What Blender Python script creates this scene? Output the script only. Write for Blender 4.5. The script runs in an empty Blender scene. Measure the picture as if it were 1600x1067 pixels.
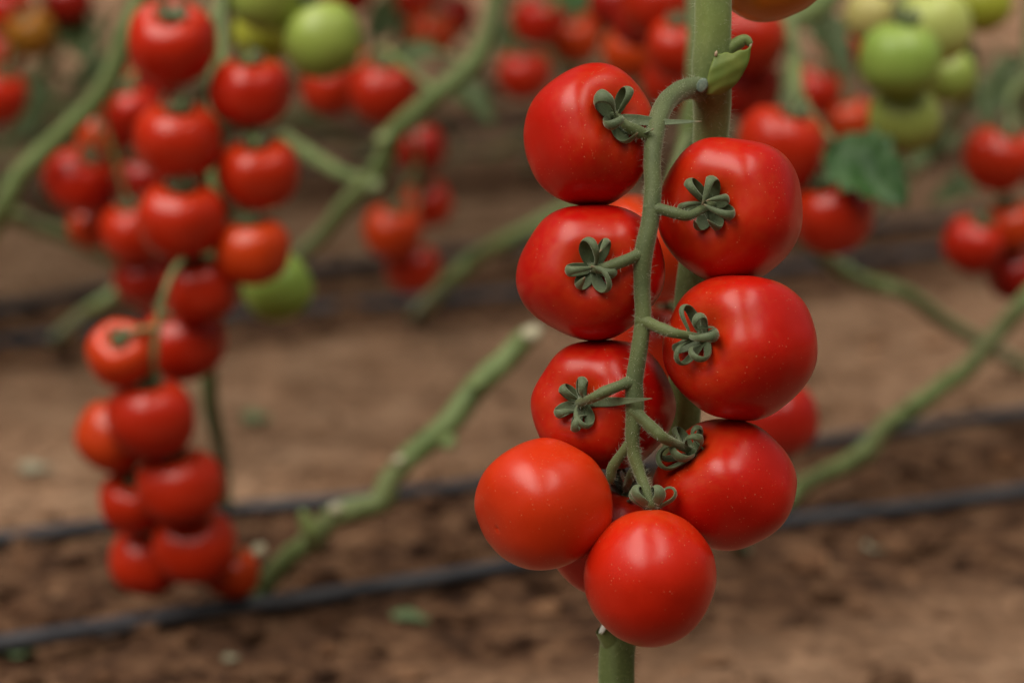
import bpy, math, random
import numpy as np
from mathutils import Vector, Matrix, noise

random.seed(7)
RNG = np.random.default_rng(11)
scene = bpy.context.scene
COL = scene.collection

# ------------------------------------------------------------------ camera
PITCH = math.radians(10.0)
CAM_H = 0.606
LENS = 85.0
FPX = 1600 * LENS / 36.0            # focal length in pixels of the 1600 px wide photograph
CAM = np.array([0.0, 0.0, CAM_H])
RIGHT = np.array([1.0, 0, 0])
FWD = np.array([0, math.cos(PITCH), -math.sin(PITCH)])
UP = np.array([0, math.sin(PITCH), math.cos(PITCH)])
BACK = -FWD
D0 = 1.15                           # distance of the sharp truss
PX = D0 / FPX                       # metres per pixel there

cam_data = bpy.data.cameras.new('camera')
cam = bpy.data.objects.new('camera', cam_data)
COL.objects.link(cam)
cam.location = CAM
cam.rotation_euler = (math.pi / 2 - PITCH, 0, 0)
cam_data.lens = LENS
cam_data.sensor_width = 36.0
cam_data.sensor_fit = 'HORIZONTAL'
cam_data.clip_start = 0.05
cam_data.clip_end = 600
cam_data.dof.use_dof = True
cam_data.dof.focus_distance = D0 - 0.022
cam_data.dof.aperture_fstop = 5.2
scene.camera = cam

# ------------------------------------------------------------------ sky, sun, exposure
SUN_DIR = Vector((-0.14, -0.34, 0.93)).normalized()     # towards the sun
sun_el = math.asin(SUN_DIR.z)
sun_az = math.atan2(SUN_DIR.x, SUN_DIR.y)
world = bpy.data.worlds.new('World')
scene.world = world
world.use_nodes = True
wn = world.node_tree
wn.nodes.clear()
sky = wn.nodes.new('ShaderNodeTexSky')
sky.sky_type = 'NISHITA'
sky.sun_disc = False
sky.sun_elevation = sun_el
sky.sun_rotation = sun_az
sky.dust_density = 6.0
sky.air_density = 1.0
sky.ozone_density = 1.0
hsv = wn.nodes.new('ShaderNodeHueSaturation')           # thin even cloud: a nearly white sky
hsv.inputs['Saturation'].default_value = 0.10
bgn = wn.nodes.new('ShaderNodeBackground')
bgn.inputs['Strength'].default_value = 0.05
won = wn.nodes.new('ShaderNodeOutputWorld')
wn.links.new(sky.outputs[0], hsv.inputs['Color'])
wn.links.new(hsv.outputs[0], bgn.inputs['Color'])
wn.links.new(bgn.outputs[0], won.inputs['Surface'])

sun_data = bpy.data.lights.new('sun', 'SUN')
sun_data.energy = 5.0
sun_data.angle = math.radians(72)
sun_data.color = (1.0, 0.93, 0.83)
sun = bpy.data.objects.new('sun', sun_data)
COL.objects.link(sun)
sun.rotation_euler = SUN_DIR.to_track_quat('Z', 'Y').to_euler()

scene.view_settings.view_transform = 'Standard'
scene.view_settings.look = 'None'
scene.view_settings.exposure = 0.22
scene.view_settings.gamma = 1.0
scene.render.engine = 'CYCLES'
scene.cycles.use_denoising = True
scene.cycles.max_bounces = 8
scene.cycles.sample_clamp_indirect = 4.0

# ------------------------------------------------------------------ helpers
def P(x, y, d):
    """photo position (1600 px wide) at distance d along the view axis -> world"""
    return CAM + FWD * d + RIGHT * ((x - 800) / FPX * d) + UP * ((533.5 - y) / FPX * d)

def F(x, y, z=0.0):
    """same for the sharp truss; z = pixels towards the viewer from its middle plane"""
    return P(x, y, D0 - z * PX)

def G(x, y, h=0.0):
    """photo position -> point of the ground (height h)"""
    v = FWD + RIGHT * ((x - 800) / FPX) + UP * ((533.5 - y) / FPX)
    return CAM + v * ((h - CAM_H) / v[2])

def gdepth(x, y):
    return float(np.dot(G(x, y) - CAM, FWD))

def camvec(x, y, z):
    return RIGHT * x + UP * y + BACK * z

def unit(v):
    return v / max(1e-12, np.linalg.norm(v))

def mesh_obj(name, verts, faces, mat, parent=None, smooth=True, origin=None, attrs=None):
    verts = np.asarray(verts, dtype=float)
    o_ = np.zeros(3) if origin is None else np.asarray(origin, dtype=float)
    me = bpy.data.meshes.new(name)
    me.from_pydata((verts - o_).tolist(), [], [list(map(int, f)) for f in faces])
    if smooth:
        me.polygons.foreach_set('use_smooth', [True] * len(me.polygons))
    if attrs:
        for k, a in attrs.items():
            a = np.asarray(a, dtype=np.float32)
            if a.ndim == 2:
                at = me.attributes.new(k, 'FLOAT_VECTOR', 'POINT'); at.data.foreach_set('vector', a.ravel())
            else:
                at = me.attributes.new(k, 'FLOAT', 'POINT'); at.data.foreach_set('value', a)
    me.update()
    if mat: me.materials.append(mat)
    o = bpy.data.objects.new(name, me)
    COL.objects.link(o)
    o.location = o_
    if parent is not None: attach(o, parent)
    return o

def attach(o, parent):
    """parent o keeping its world place (parents here are only moved, never turned)"""
    o.parent = parent
    p = parent
    off = Vector((0, 0, 0))
    while p is not None:
        off += p.location; p = p.parent
    o.location = o.location - off

def empty(name, loc):
    e = bpy.data.objects.new(name, None)
    e.empty_display_size = 0.02
    COL.objects.link(e)
    e.location = loc
    return e

def tag(o, label, cat, group=None, kind=None):
    if label: o['label'] = label
    if cat: o['category'] = cat
    if group: o['group'] = group
    if kind: o['kind'] = kind
    return o

def smooth_path(pts, n):
    """Catmull-Rom through rows of any width"""
    p = np.asarray(pts, dtype=float)
    p = np.vstack([2 * p[0] - p[1], p, 2 * p[-1] - p[-2]])
    seg = len(p) - 3
    out = []
    for i in range(n):
        t = i / (n - 1) * seg
        k = min(int(t), seg - 1); u = t - k
        a, b, c, d = p[k], p[k + 1], p[k + 2], p[k + 3]
        out.append(0.5 * (2 * b + (c - a) * u + (2 * a - 5 * b + 4 * c - d) * u * u + (3 * b - a - 3 * c + d) * u ** 3))
    return np.array(out)

def frames(c):
    t = np.gradient(c, axis=0)
    t /= np.maximum(1e-12, np.linalg.norm(t, axis=1))[:, None]
    ref = np.array([0.13, 0.9, 0.31])
    n = unit(np.cross(np.cross(t[0], ref), t[0]))
    N = [n]
    for i in range(1, len(c)):
        n = N[-1] - t[i] * np.dot(N[-1], t[i])
        N.append(unit(n))
    N = np.array(N)
    B = np.cross(t, N)
    return t, N, B

def tube(pts, rad, n=24, seg=14, ridges=0, ridge_amp=0.0, wob=0.0, seed=0, cap=True):
    """swept round stem; pts rows x,y,z (world), rad list per point"""
    rows = np.column_stack([np.asarray(pts, float), np.asarray(rad, float)])
    r = smooth_path(rows, n)
    c, R = r[:, :3], r[:, 3]
    t, N, B = frames(c)
    V = []
    for i in range(n):
        for j in range(seg):
            a = 2 * math.pi * j / seg
            k = 1 + ridge_amp * math.cos(ridges * a + seed) if ridges else 1.0
            if wob:
                q = c[i] * 60 + np.array([math.cos(a), math.sin(a), seed * 3.1])
                k += wob * noise.noise(Vector(q))
            V.append(c[i] + R[i] * k * (N[i] * math.cos(a) + B[i] * math.sin(a)))
    Fc = []
    for i in range(n - 1):
        for j in range(seg):
            j2 = (j + 1) % seg
            Fc.append((i * seg + j, i * seg + j2, (i + 1) * seg + j2, (i + 1) * seg + j))
    if cap:
        V.append(c[0] - t[0] * R[0] * 0.35); V.append(c[-1] + t[-1] * R[-1] * 0.35)
        a0, a1 = n * seg, n * seg + 1
        for j in range(seg):
            j2 = (j + 1) % seg
            Fc.append((j2, j, a0)); Fc.append(((n - 1) * seg + j, (n - 1) * seg + j2, a1))
    return np.array(V), Fc

def join(parts):
    V, Fc, k = [], [], 0
    for v, f in parts:
        V.append(v); Fc += [tuple(i + k for i in q) for q in f]; k += len(v)
    return np.vstack(V), Fc

# ------------------------------------------------------------------ materials
def new_mat(name):
    m = bpy.data.materials.new(name); m.use_nodes = True
    nt = m.node_tree
    b = nt.nodes['Principled BSDF']
    return m, nt, b

def nd(nt, kind, **kw):
    n = nt.nodes.new(kind)
    for k, v in kw.items():
        if k.startswith('i_'):
            n.inputs[k[2:].replace('_', ' ')].default_value = v
        else:
            setattr(n, k, v)
    return n

def ramp(nt, stops, interp='LINEAR'):
    r = nt.nodes.new('ShaderNodeValToRGB')
    r.color_ramp.interpolation = interp
    while len(r.color_ramp.elements) < len(stops): r.color_ramp.elements.new(0.5)
    for e, (p, c) in zip(r.color_ramp.elements, stops):
        e.position = p; e.color = (c[0], c[1], c[2], 1) if len(c) == 3 else c
    return r

def mixc(nt, fac, a, b, blend='MIX'):
    m = nt.nodes.new('ShaderNodeMix'); m.data_type = 'RGBA'; m.blend_type = blend
    for sock, v in ((m.inputs['Factor'], fac), (m.inputs[6], a), (m.inputs[7], b)):
        if hasattr(v, 'is_linked') or isinstance(v, bpy.types.NodeSocket): nt.links.new(v, sock)
        elif isinstance(v, (int, float)): sock.default_value = v
        else: sock.default_value = (v[0], v[1], v[2], 1)
    return m.outputs[2]

def math_n(nt, op, a, b=None, c=None):
    m = nt.nodes.new('ShaderNodeMath'); m.operation = op
    for i, v in enumerate((a, b, c)):
        if v is None: continue
        if isinstance(v, bpy.types.NodeSocket): nt.links.new(v, m.inputs[i])
        else: m.inputs[i].default_value = v
    return m.outputs[0]

def tomato_material(name, shoulder, fine, rough=0.30, sss=0.12):
    m, nt, b = new_mat(name)
    L = nt.links.new
    info = nd(nt, 'ShaderNodeObjectInfo')
    pos = nd(nt, 'ShaderNodeAttribute', attribute_name='lpos')
    pol = nd(nt, 'ShaderNodeAttribute', attribute_name='polar')
    # each fruit samples its own piece of the noise
    off = nd(nt, 'ShaderNodeVectorMath', operation='SCALE'); off.inputs[0].default_value = (17.3, 9.1, 5.7)
    L(info.outputs['Random'], off.inputs['Scale'])
    add = nd(nt, 'ShaderNodeVectorMath', operation='ADD')
    L(pos.outputs['Vector'], add.inputs[0]); L(off.outputs[0], add.inputs[1])
    V = add.outputs[0]
    n1 = nd(nt, 'ShaderNodeTexNoise', i_Scale=1.6, i_Detail=3.0); L(V, n1.inputs['Vector'])
    n2 = nd(nt, 'ShaderNodeTexNoise', i_Scale=7.0, i_Detail=4.0); L(V, n2.inputs['Vector'])
    # slightly deeper / lighter patches
    c = mixc(nt, math_n(nt, 'MULTIPLY', n1.outputs['Fac'], 0.55), info.outputs['Color'],
             mixc(nt, 1.0, info.outputs['Color'], (0.72, 0.55, 0.6), 'MULTIPLY'))
    # orange, less ripe skin round the stalk, breaking up outwards
    s = math_n(nt, 'SUBTRACT', 0.34, pol.outputs['Fac'])
    s = math_n(nt, 'ADD', s, math_n(nt, 'MULTIPLY', math_n(nt, 'SUBTRACT', n2.outputs['Fac'], 0.5), 0.42))
    s = math_n(nt, 'MULTIPLY', s, 2.3)
    mm = nt.nodes.new('ShaderNodeClamp'); L(s, mm.inputs[0])
    c = mixc(nt, math_n(nt, 'MULTIPLY', mm.outputs[0], 0.52), c, shoulder)
    if fine:
        # pale pin-prick speckles, in drifts
        vo = nd(nt, 'ShaderNodeTexVoronoi', i_Scale=17.0, i_Randomness=1.0); L(V, vo.inputs['Vector'])
        sep = nd(nt, 'ShaderNodeSeparateColor'); L(vo.outputs['Color'], sep.inputs[0])
        rad = math_n(nt, 'MULTIPLY', sep.outputs[0], 0.11)
        dot = math_n(nt, 'LESS_THAN', vo.outputs['Distance'], math_n(nt, 'ADD', rad, 0.055))
        drift = nd(nt, 'ShaderNodeTexNoise', i_Scale=1.3, i_Detail=1.0); L(V, drift.inputs['Vector'])
        keep = math_n(nt, 'LESS_THAN', sep.outputs[1], math_n(nt, 'MULTIPLY', math_n(nt, 'SUBTRACT', drift.outputs['Fac'], 0.34), 4.6))
        dm = math_n(nt, 'MULTIPLY', math_n(nt, 'MULTIPLY', dot, keep), 0.34)
        c = mixc(nt, dm, c, (0.80, 0.42, 0.22))
        bump = nd(nt, 'ShaderNodeBump', i_Strength=0.05, i_Distance=0.0006)
        nb = nd(nt, 'ShaderNodeTexNoise', i_Scale=70.0, i_Detail=3.0); L(V, nb.inputs['Vector'])
        L(nb.outputs['Fac'], bump.inputs['Height'])
        L(bump.outputs[0], b.inputs['Normal'])
        rr = math_n(nt, 'ADD', rough - 0.06, math_n(nt, 'MULTIPLY', n2.outputs['Fac'], 0.14))
        L(rr, b.inputs['Roughness'])
    else:
        b.inputs['Roughness'].default_value = rough
    L(c, b.inputs['Base Color'])
    b.inputs['IOR'].default_value = 1.42
    if sss:
        b.inputs['Subsurface Weight'].default_value = sss
        b.inputs['Subsurface Radius'].default_value = (1.0, 0.18, 0.08)
        b.inputs['Subsurface Scale'].default_value = 0.006
    return m

M_TOM = tomato_material('tomato_skin', (0.56, 0.085, 0.008), True)
M_TOMB = tomato_material('far_tomato_skin', (0.50, 0.06, 0.008), False, rough=0.25, sss=0.0)
M_GRN = tomato_material('unripe_tomato_skin', (0.42, 0.46, 0.10), False, rough=0.36, sss=0.0)

def stem_material(name, base, light, scale=60, sheen=0.6, rough=0.6, tint=(0.30, 0.40, 0.08), tintw=0.4):
    m, nt, b = new_mat(name)
    L = nt.links.new
    g = nd(nt, 'ShaderNodeNewGeometry')
    n1 = nd(nt, 'ShaderNodeTexNoise', i_Scale=scale, i_Detail=5.0, i_Roughness=0.65)
    L(g.outputs['Position'], n1.inputs['Vector'])
    n2 = nd(nt, 'ShaderNodeTexNoise', i_Scale=scale * 14, i_Detail=2.0)
    L(g.outputs['Position'], n2.inputs['Vector'])
    r = ramp(nt, [(0.25, base), (0.75, light)]); L(n1.outputs['Fac'], r.inputs[0])
    n3 = nd(nt, 'ShaderNodeTexNoise', i_Scale=scale * 0.35, i_Detail=1.0); L(g.outputs['Position'], n3.inputs['Vector'])
    k = ramp(nt, [(0.48, (0, 0, 0)), (0.72, (1, 1, 1))]); L(n3.outputs['Fac'], k.inputs[0])
    c = mixc(nt, math_n(nt, 'MULTIPLY', k.outputs[0], tintw), r.outputs[0], tint)
    sp = ramp(nt, [(0.50, (0, 0, 0)), (0.72, (1, 1, 1))]); L(n2.outputs['Fac'], sp.inputs[0])
    c = mixc(nt, math_n(nt, 'MULTIPLY', sp.outputs[0], 0.35), c, (light[0] * 1.5, light[1] * 1.4, light[2] * 1.6))
    if name.startswith('sepal'):
        al = nd(nt, 'ShaderNodeAttribute', attribute_name='along')
        k2 = ramp(nt, [(0.90, (0, 0, 0)), (0.97, (1, 1, 1))]); L(al.outputs['Fac'], k2.inputs[0])
        c = mixc(nt, math_n(nt, 'MULTIPLY', k2.outputs[0], 0.8), c, (0.24, 0.16, 0.09))
    L(c, b.inputs['Base Color'])
    b.inputs['Roughness'].default_value = rough
    b.inputs['Specular IOR Level'].default_value = 0.35
    b.inputs['Sheen Weight'].default_value = sheen
    b.inputs['Sheen Roughness'].default_value = 0.45
    b.inputs['Sheen Tint'].default_value = (0.85, 0.95, 0.7, 1)
    bp = nd(nt, 'ShaderNodeBump', i_Strength=0.35, i_Distance=0.0005)
    L(n2.outputs['Fac'], bp.inputs['Height']); L(bp.outputs[0], b.inputs['Normal'])
    return m

M_STEM = stem_material('downy_main_stem', (0.095, 0.140, 0.034), (0.18, 0.235, 0.075), scale=45, sheen=0.45)
M_TRUSS = stem_material('downy_truss_stem', (0.058, 0.082, 0.028), (0.110, 0.138, 0.052), scale=70, sheen=0.4, tint=(0.16, 0.19, 0.05))
M_SEPAL = stem_material('sepal_green', (0.058, 0.088, 0.036), (0.115, 0.148, 0.072), scale=90, sheen=0.5, tint=(0.12, 0.15, 0.06))
M_BSTEM = stem_material('far_stem_green', (0.075, 0.120, 0.030), (0.175, 0.225, 0.078), scale=22, sheen=0.2, tint=(0.12, 0.105, 0.050), tintw=0.6)
M_BTRUSS = stem_material('far_truss_green', (0.08, 0.115, 0.035), (0.16, 0.19, 0.07), scale=30, sheen=0.2)

def plain(name, c1, c2, scale, rough=0.6, spec=0.4, trans=0.0, bump=0.0):
    m, nt, b = new_mat(name)
    g = nd(nt, 'ShaderNodeNewGeometry')
    n1 = nd(nt, 'ShaderNodeTexNoise', i_Scale=scale, i_Detail=5.0); nt.links.new(g.outputs['Position'], n1.inputs['Vector'])
    r = ramp(nt, [(0.3, c1), (0.7, c2)]); nt.links.new(n1.outputs['Fac'], r.inputs[0])
    nt.links.new(r.outputs[0], b.inputs['Base Color'])
    b.inputs['Roughness'].default_value = rough
    b.inputs['Specular IOR Level'].default_value = spec
    if bump:
        bp = nd(nt, 'ShaderNodeBump', i_Strength=0.5, i_Distance=bump)
        nt.links.new(n1.outputs['Fac'], bp.inputs['Height']); nt.links.new(bp.outputs[0], b.inputs['Normal'])
    if trans:
        out = nt.nodes['Material Output']
        t = nd(nt, 'ShaderNodeBsdfTranslucent'); nt.links.new(r.outputs[0], t.inputs['Color'])
        mx = nd(nt, 'ShaderNodeMixShader'); mx.inputs[0].default_value = trans
        nt.links.new(b.outputs[0], mx.inputs[1]); nt.links.new(t.outputs[0], mx.inputs[2])
        nt.links.new(mx.outputs[0], out.inputs['Surface'])
    return m

M_FLAP = plain('stub_leaf_green', (0.14, 0.21, 0.036), (0.24, 0.29, 0.06), 120, 0.5, trans=0.25, bump=0.0004)
M_CUT = plain('cut_wood_pale', (0.26, 0.24, 0.14), (0.44, 0.40, 0.28), 300, 0.8)
M_SCAR = plain('callus_grey_green', (0.09, 0.13, 0.10), (0.18, 0.23, 0.17), 900, 0.7, bump=0.0004)
M_TIP = plain('dried_tip', (0.30, 0.20, 0.12), (0.50, 0.38, 0.26), 500, 0.8)
M_LEAF = plain('leaf_green', (0.024, 0.078, 0.016), (0.055, 0.135, 0.030), 40, 0.5, trans=0.25, bump=0.002)
M_PIPE = plain('black_polythene', (0.018, 0.019, 0.024), (0.060, 0.060, 0.066), 14, 0.42, spec=0.5)
M_DRY = plain('dry_leaf_pale', (0.17, 0.16, 0.10), (0.30, 0.27, 0.19), 90, 0.8)
M_WILT = plain('wilted_leaf', (0.06, 0.10, 0.04), (0.13, 0.17, 0.08), 60, 0.8)
M_HAIR = plain('pale_down', (0.62, 0.68, 0.48), (0.75, 0.78, 0.62), 50, 0.5, trans=0.3)

# ------------------------------------------------------------------ ground
ROW_A, ROW_B = G(0, 995), G(1600, 762)          # first drip pipe, gives the direction of the rows
ROW_DIR = unit((ROW_B - ROW_A) * np.array([1, 1, 0]))
ROW_NRM = np.array([-ROW_DIR[1], ROW_DIR[0], 0.0])
BASE_Q = float(np.dot(ROW_A, ROW_NRM))
ROW_PERIOD = abs(float(np.dot(G(800, 452), ROW_NRM)) - float(np.dot(G(800, 880), ROW_NRM)))

def soil_height(x, y):
    v = Vector((x, y, 0.0))
    q = (x * ROW_NRM[0] + y * ROW_NRM[1]) - BASE_Q
    bed = 0.5 + 0.5 * math.cos(2 * math.pi * (q - 0.16) / ROW_PERIOD)
    h = 0.012 * noise.noise(v * 2.3) + 0.006 * noise.noise(v * 9.0)
    h += (0.004 + 0.010 * bed) * noise.noise(v * 24.0) + (0.002 + 0.005 * bed) * noise.noise(v * 55.0)
    return h - 0.008

def soil_material(name, islands):
    m, nt, b = new_mat(name)
    L = nt.links.new
    g = nd(nt, 'ShaderNodeNewGeometry')
    def nz(s, d=6.0, r=0.6):
        n = nd(nt, 'ShaderNodeTexNoise', i_Scale=s, i_Detail=d, i_Roughness=r); L(g.outputs['Position'], n.inputs['Vector']); return n.outputs['Fac']
    dot = nd(nt, 'ShaderNodeVectorMath', operation='DOT_PRODUCT'); dot.inputs[1].default_value = tuple(ROW_NRM)
    L(g.outputs['Position'], dot.inputs[0])
    q = math_n(nt, 'MULTIPLY', math_n(nt, 'SUBTRACT', dot.outputs['Value'], BASE_Q + 0.02), 2 * math.pi / ROW_PERIOD)
    bed = math_n(nt, 'ADD', math_n(nt, 'MULTIPLY', math_n(nt, 'COSINE', q), 0.5), math_n(nt, 'MULTIPLY', math_n(nt, 'SUBTRACT', nz(4.5), 0.5), 0.8))
    wet = ramp(nt, [(0.03, (0, 0, 0)), (0.22, (1, 1, 1))]); L(bed, wet.inputs[0])
    dry = ramp(nt, [(0.30, (0.140, 0.076, 0.041)), (0.52, (0.245, 0.146, 0.088)), (0.75, (0.37, 0.242, 0.156))]); L(nz(9.0, 8.0, 0.7), dry.inputs[0])
    damp = ramp(nt, [(0.36, (0.024, 0.011, 0.006)), (0.49, (0.092, 0.046, 0.024)), (0.60, (0.165, 0.090, 0.049)), (0.74, (0.30, 0.185, 0.110))]); L(nz(22.0, 8.0, 0.72), damp.inputs[0])
    c = mixc(nt, wet.outputs[0], dry.outputs[0], damp.outputs[0])
    fine = ramp(nt, [(0.32, (0.50, 0.47, 0.45)), (0.68, (1.36, 1.33, 1.3))]); L(nz(70.0, 6.0, 0.7), fine.inputs[0])
    c = mixc(nt, 1.0, c, fine.outputs[0], 'MULTIPLY')
    if islands: isl = ramp(nt, [(0.0, (0.55, 0.52, 0.50)), (0.7, (1.0, 1.0, 1.0)), (1.0, (1.5, 1.45, 1.4))]); L(g.outputs['Random Per Island'], isl.inputs[0]); c = mixc(nt, 1.0, c, isl.outputs[0], 'MULTIPLY')
    L(c, b.inputs['Base Color'])
    b.inputs['Roughness'].default_value = 0.95
    b.inputs['Specular IOR Level'].default_value = 0.15
    bp = nd(nt, 'ShaderNodeBump', i_Strength=0.8, i_Distance=0.012); L(nz(45.0, 8.0, 0.7), bp.inputs['Height']); L(bp.outputs[0], b.inputs['Normal'])
    return m
M_SOIL = soil_material('tilled_soil', False)
M_CLOD = soil_material('soil_clod', True)

def build_ground():
    nx, ny = 330, 330
    u = np.linspace(-1, 1, nx)
    xs = 2.0 * u + 150 * np.sign(u) * np.maximum(0, np.abs(u) - 0.80) ** 2 * 25
    w = np.linspace(0, 1, ny)
    ys = 1.2 + 3.6 * w + 20 * np.maximum(0, w - 0.55) ** 2 + 12000 * np.maximum(0, w - 0.90) ** 2.6
    ys = np.concatenate([[-160, -60, -20, -6, -2, 0.2], ys])
    ny = len(ys)
    V = []
    for y in ys:
        for x in xs:
            near = 1.0 if (abs(x) < 6 and -0.5 < y < 14) else 0.0
            V.append((x, y, soil_height(x, y) * near))
    Fc = [(j * nx + i, j * nx + i + 1, (j + 1) * nx + i + 1, (j + 1) * nx + i) for j in range(ny - 1) for i in range(nx - 1)]
    o = mesh_obj('ground', V, Fc, M_SOIL)
    o['kind'] = 'structure'
    o['label'] = 'brown tilled soil between the tomato rows, dry path and damp beds'
build_ground()

def soil_clods():
    base = [(1, 0, 0), (-1, 0, 0), (0, 1, 0), (0, -1, 0), (0, 0, 1), (0, 0, -1)]
    tri = [(0, 2, 4), (2, 1, 4), (1, 3, 4), (3, 0, 4), (2, 0, 5), (1, 2, 5), (3, 1, 5), (0, 3, 5)]
    bv = np.array(base, float)
    # one split of the octahedron
    vs = [unit(v) for v in bv]; fs = []
    cache = {}
    def mid(a, b):
        k = (min(a, b), max(a, b))
        if k not in cache:
            vs.append(unit(vs[a] + vs[b])); cache[k] = len(vs) - 1
        return cache[k]
    for a, b, c in tri:
        ab, bc, ca = mid(a, b), mid(b, c), mid(c, a)
        fs += [(a, ab, ca), (ab, b, bc), (ca, bc, c), (ab, bc, ca)]
    vs = np.array(vs); V = []; Fc = []; k = 0
    for _ in range(7000):
        y = 1.55 + 5.5 * random.random() ** 1.6
        x = (random.random() - 0.5) * (0.75 * y + 0.3)
        q = x * ROW_NRM[0] + y * ROW_NRM[1] - BASE_Q
        bed = 0.5 + 0.5 * math.cos(2 * math.pi * (q - 0.16) / ROW_PERIOD)
        if random.random() > 0.15 + 0.85 * bed: continue
        s = 0.003 + 0.017 * random.random() ** 4
        sc = np.array([s * random.uniform(.7, 1.4), s * random.uniform(.7, 1.4), s * random.uniform(.45, .9)])
        v = vs * RNG.uniform(0.7, 1.15, (len(vs), 1)) * sc + np.array([x, y, soil_height(x, y) + sc[2] * 0.35])
        V.append(v); Fc += [(a + k, b + k, c + k) for a, b, c in fs]; k += len(vs)
    o = mesh_obj('soil_clods', np.vstack(V), Fc, M_CLOD, smooth=False)
    tag(o, 'small crumbs and clods of brown soil strewn over the beds', 'soil', kind='stuff')
soil_clods()

# ------------------------------------------------------------------ unseen gutter-shaped beam overhead, added to split the fruit highlights
def build_splitter():
    prof = [(-0.32, 0.16), (-0.31, 0.02), (-0.14, -0.04), (0.14, -0.04), (0.31, 0.02), (0.32, 0.16), (0.30, 0.16), (0.29, 0.03), (0.13, -0.02), (-0.13, -0.02), (-0.29, 0.03), (-0.30, 0.16)]
    n = len(prof); V = []
    for y in (-9.0, 9.0):
        for x, z in prof: V.append((SPLIT_X + x, y, SPLIT_Z + z))
    Fc = [(j, (j + 1) % n, n + (j + 1) % n, n + j) for j in range(n)]
    o = mesh_obj('highlight_splitter', V, Fc, M_STEEL, smooth=False, origin=(SPLIT_X, 0, SPLIT_Z))
    o['kind'] = 'structure'
SPLIT_X, SPLIT_Z = 0.05, 1.95
M_STEEL = plain('splitter_steel', (0.20, 0.21, 0.21), (0.30, 0.31, 0.31), 6, 0.5)
build_splitter()

# ------------------------------------------------------------------ unseen leaves of the rows all round, added to shade the scene
def shade_foliage_rows():
    V, Fc = [], []
    rs = random.Random(21)
    for q0, z0 in ((BASE_Q + 1.15 * ROW_PERIOD, 0.72), (BASE_Q - 1.9 * ROW_PERIOD, 0.1), (BASE_Q - 2.9 * ROW_PERIOD, 0.1), (BASE_Q + 2.15 * ROW_PERIOD, 0.66), (BASE_Q + 3.15 * ROW_PERIOD, 0.62), (BASE_Q + 4.15 * ROW_PERIOD, 0.62)):
        for _ in range(6200 if q0 > BASE_Q else 6500):
            t = rs.gauss(0, 4.5); q = q0 + rs.gauss(0, 0.34 if q0 > BASE_Q else 0.16); z = z0 + (2.25 - z0) * rs.random()
            c = ROW_DIR * t + ROW_NRM * q + np.array([0, 0, z])
            a, el = rs.uniform(0, 6.283), rs.uniform(-0.9, 0.4)
            e = np.array([math.cos(a) * math.cos(el), math.sin(a) * math.cos(el), math.sin(el)])
            w = unit(np.cross(e, np.array([rs.uniform(-.4, .4), rs.uniform(-.4, .4), 1])))
            n = np.cross(w, e)
            l, b_ = rs.uniform(.07, .15), rs.uniform(.025, .05)
            k = len(V)
            V += [c, c + e * l * .45 + w * b_ + n * .012, c + e * l - n * .02, c + e * l * .45 - w * b_ + n * .012]
            Fc += [(k, k + 1, k + 2), (k, k + 2, k + 3)]
    o = mesh_obj('shade_foliage', V, Fc, M_LEAF, smooth=False)
    tag(o, 'unseen leafy tops of the surrounding tomato rows, added for shade', 'foliage', kind='stuff')
shade_foliage_rows()

# ------------------------------------------------------------------ drip pipes
def drip_pipe(pts, label, rad=0.0082):
    w = [G(x, y, 0.009) for x, y in pts]
    d0 = unit(w[0] - w[1]); d1 = unit(w[-1] - w[-2])
    w = [w[0] + d0 * 1.6] + w + [w[-1] + d1 * 1.2, w[-1] + d1 * 6.0]
    w = np.array(w); w[:, 2] = [0.0055 + 0.25 * soil_height(a, b) for a, b, c in w]
    v, f = tube(w, [rad] * len(w), n=90, seg=12, wob=0.02, seed=len(pts))
    c = w.mean(0)
    o = mesh_obj('drip_pipe', v, f, M_PIPE, origin=c)
    tag(o, label, 'pipe', 'black drip irrigation pipes on the soil')
drip_pipe([(0, 997), (150, 972), (300, 948), (450, 928), (600, 906), (790, 879), (1000, 845), (1240, 806), (1420, 786), (1600, 760)],
          'black irrigation pipe nearest the viewer, crossing the bottom of the photo')
drip_pipe([(0, 836), (170, 814), (360, 789), (560, 775), (760, 750), (1000, 716), (1270, 684), (1450, 656), (1600, 638)],
          'thin black irrigation pipe, second from the bottom, behind the slanting cut stem')
drip_pipe([(0, 530), (240, 502), (490, 478), (760, 457), (1080, 428), (1400, 396), (1600, 372)],
          'dark blurred irrigation pipe, third from the bottom, behind the small green tomato', 0.011)
drip_pipe([(0, 480), (180, 446), (480, 418), (600, 406), (760, 386), (1100, 366), (1420, 345), (1600, 326)],
          'dark blurred irrigation pipe, fourth from the bottom, at left edge above the third one', 0.011)
drip_pipe([(0, 300), (260, 282), (500, 255), (740, 232), (1000, 214), (1400, 190), (1600, 170)],
          'faint dark irrigation pipe farthest but one, crossing behind the upper clusters')
drip_pipe([(0, 262), (260, 240), (500, 222), (740, 200), (1000, 180), (1400, 150), (1600, 132)],
          'faint dark irrigation pipe farthest away, crossing behind the upper clusters')

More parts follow.
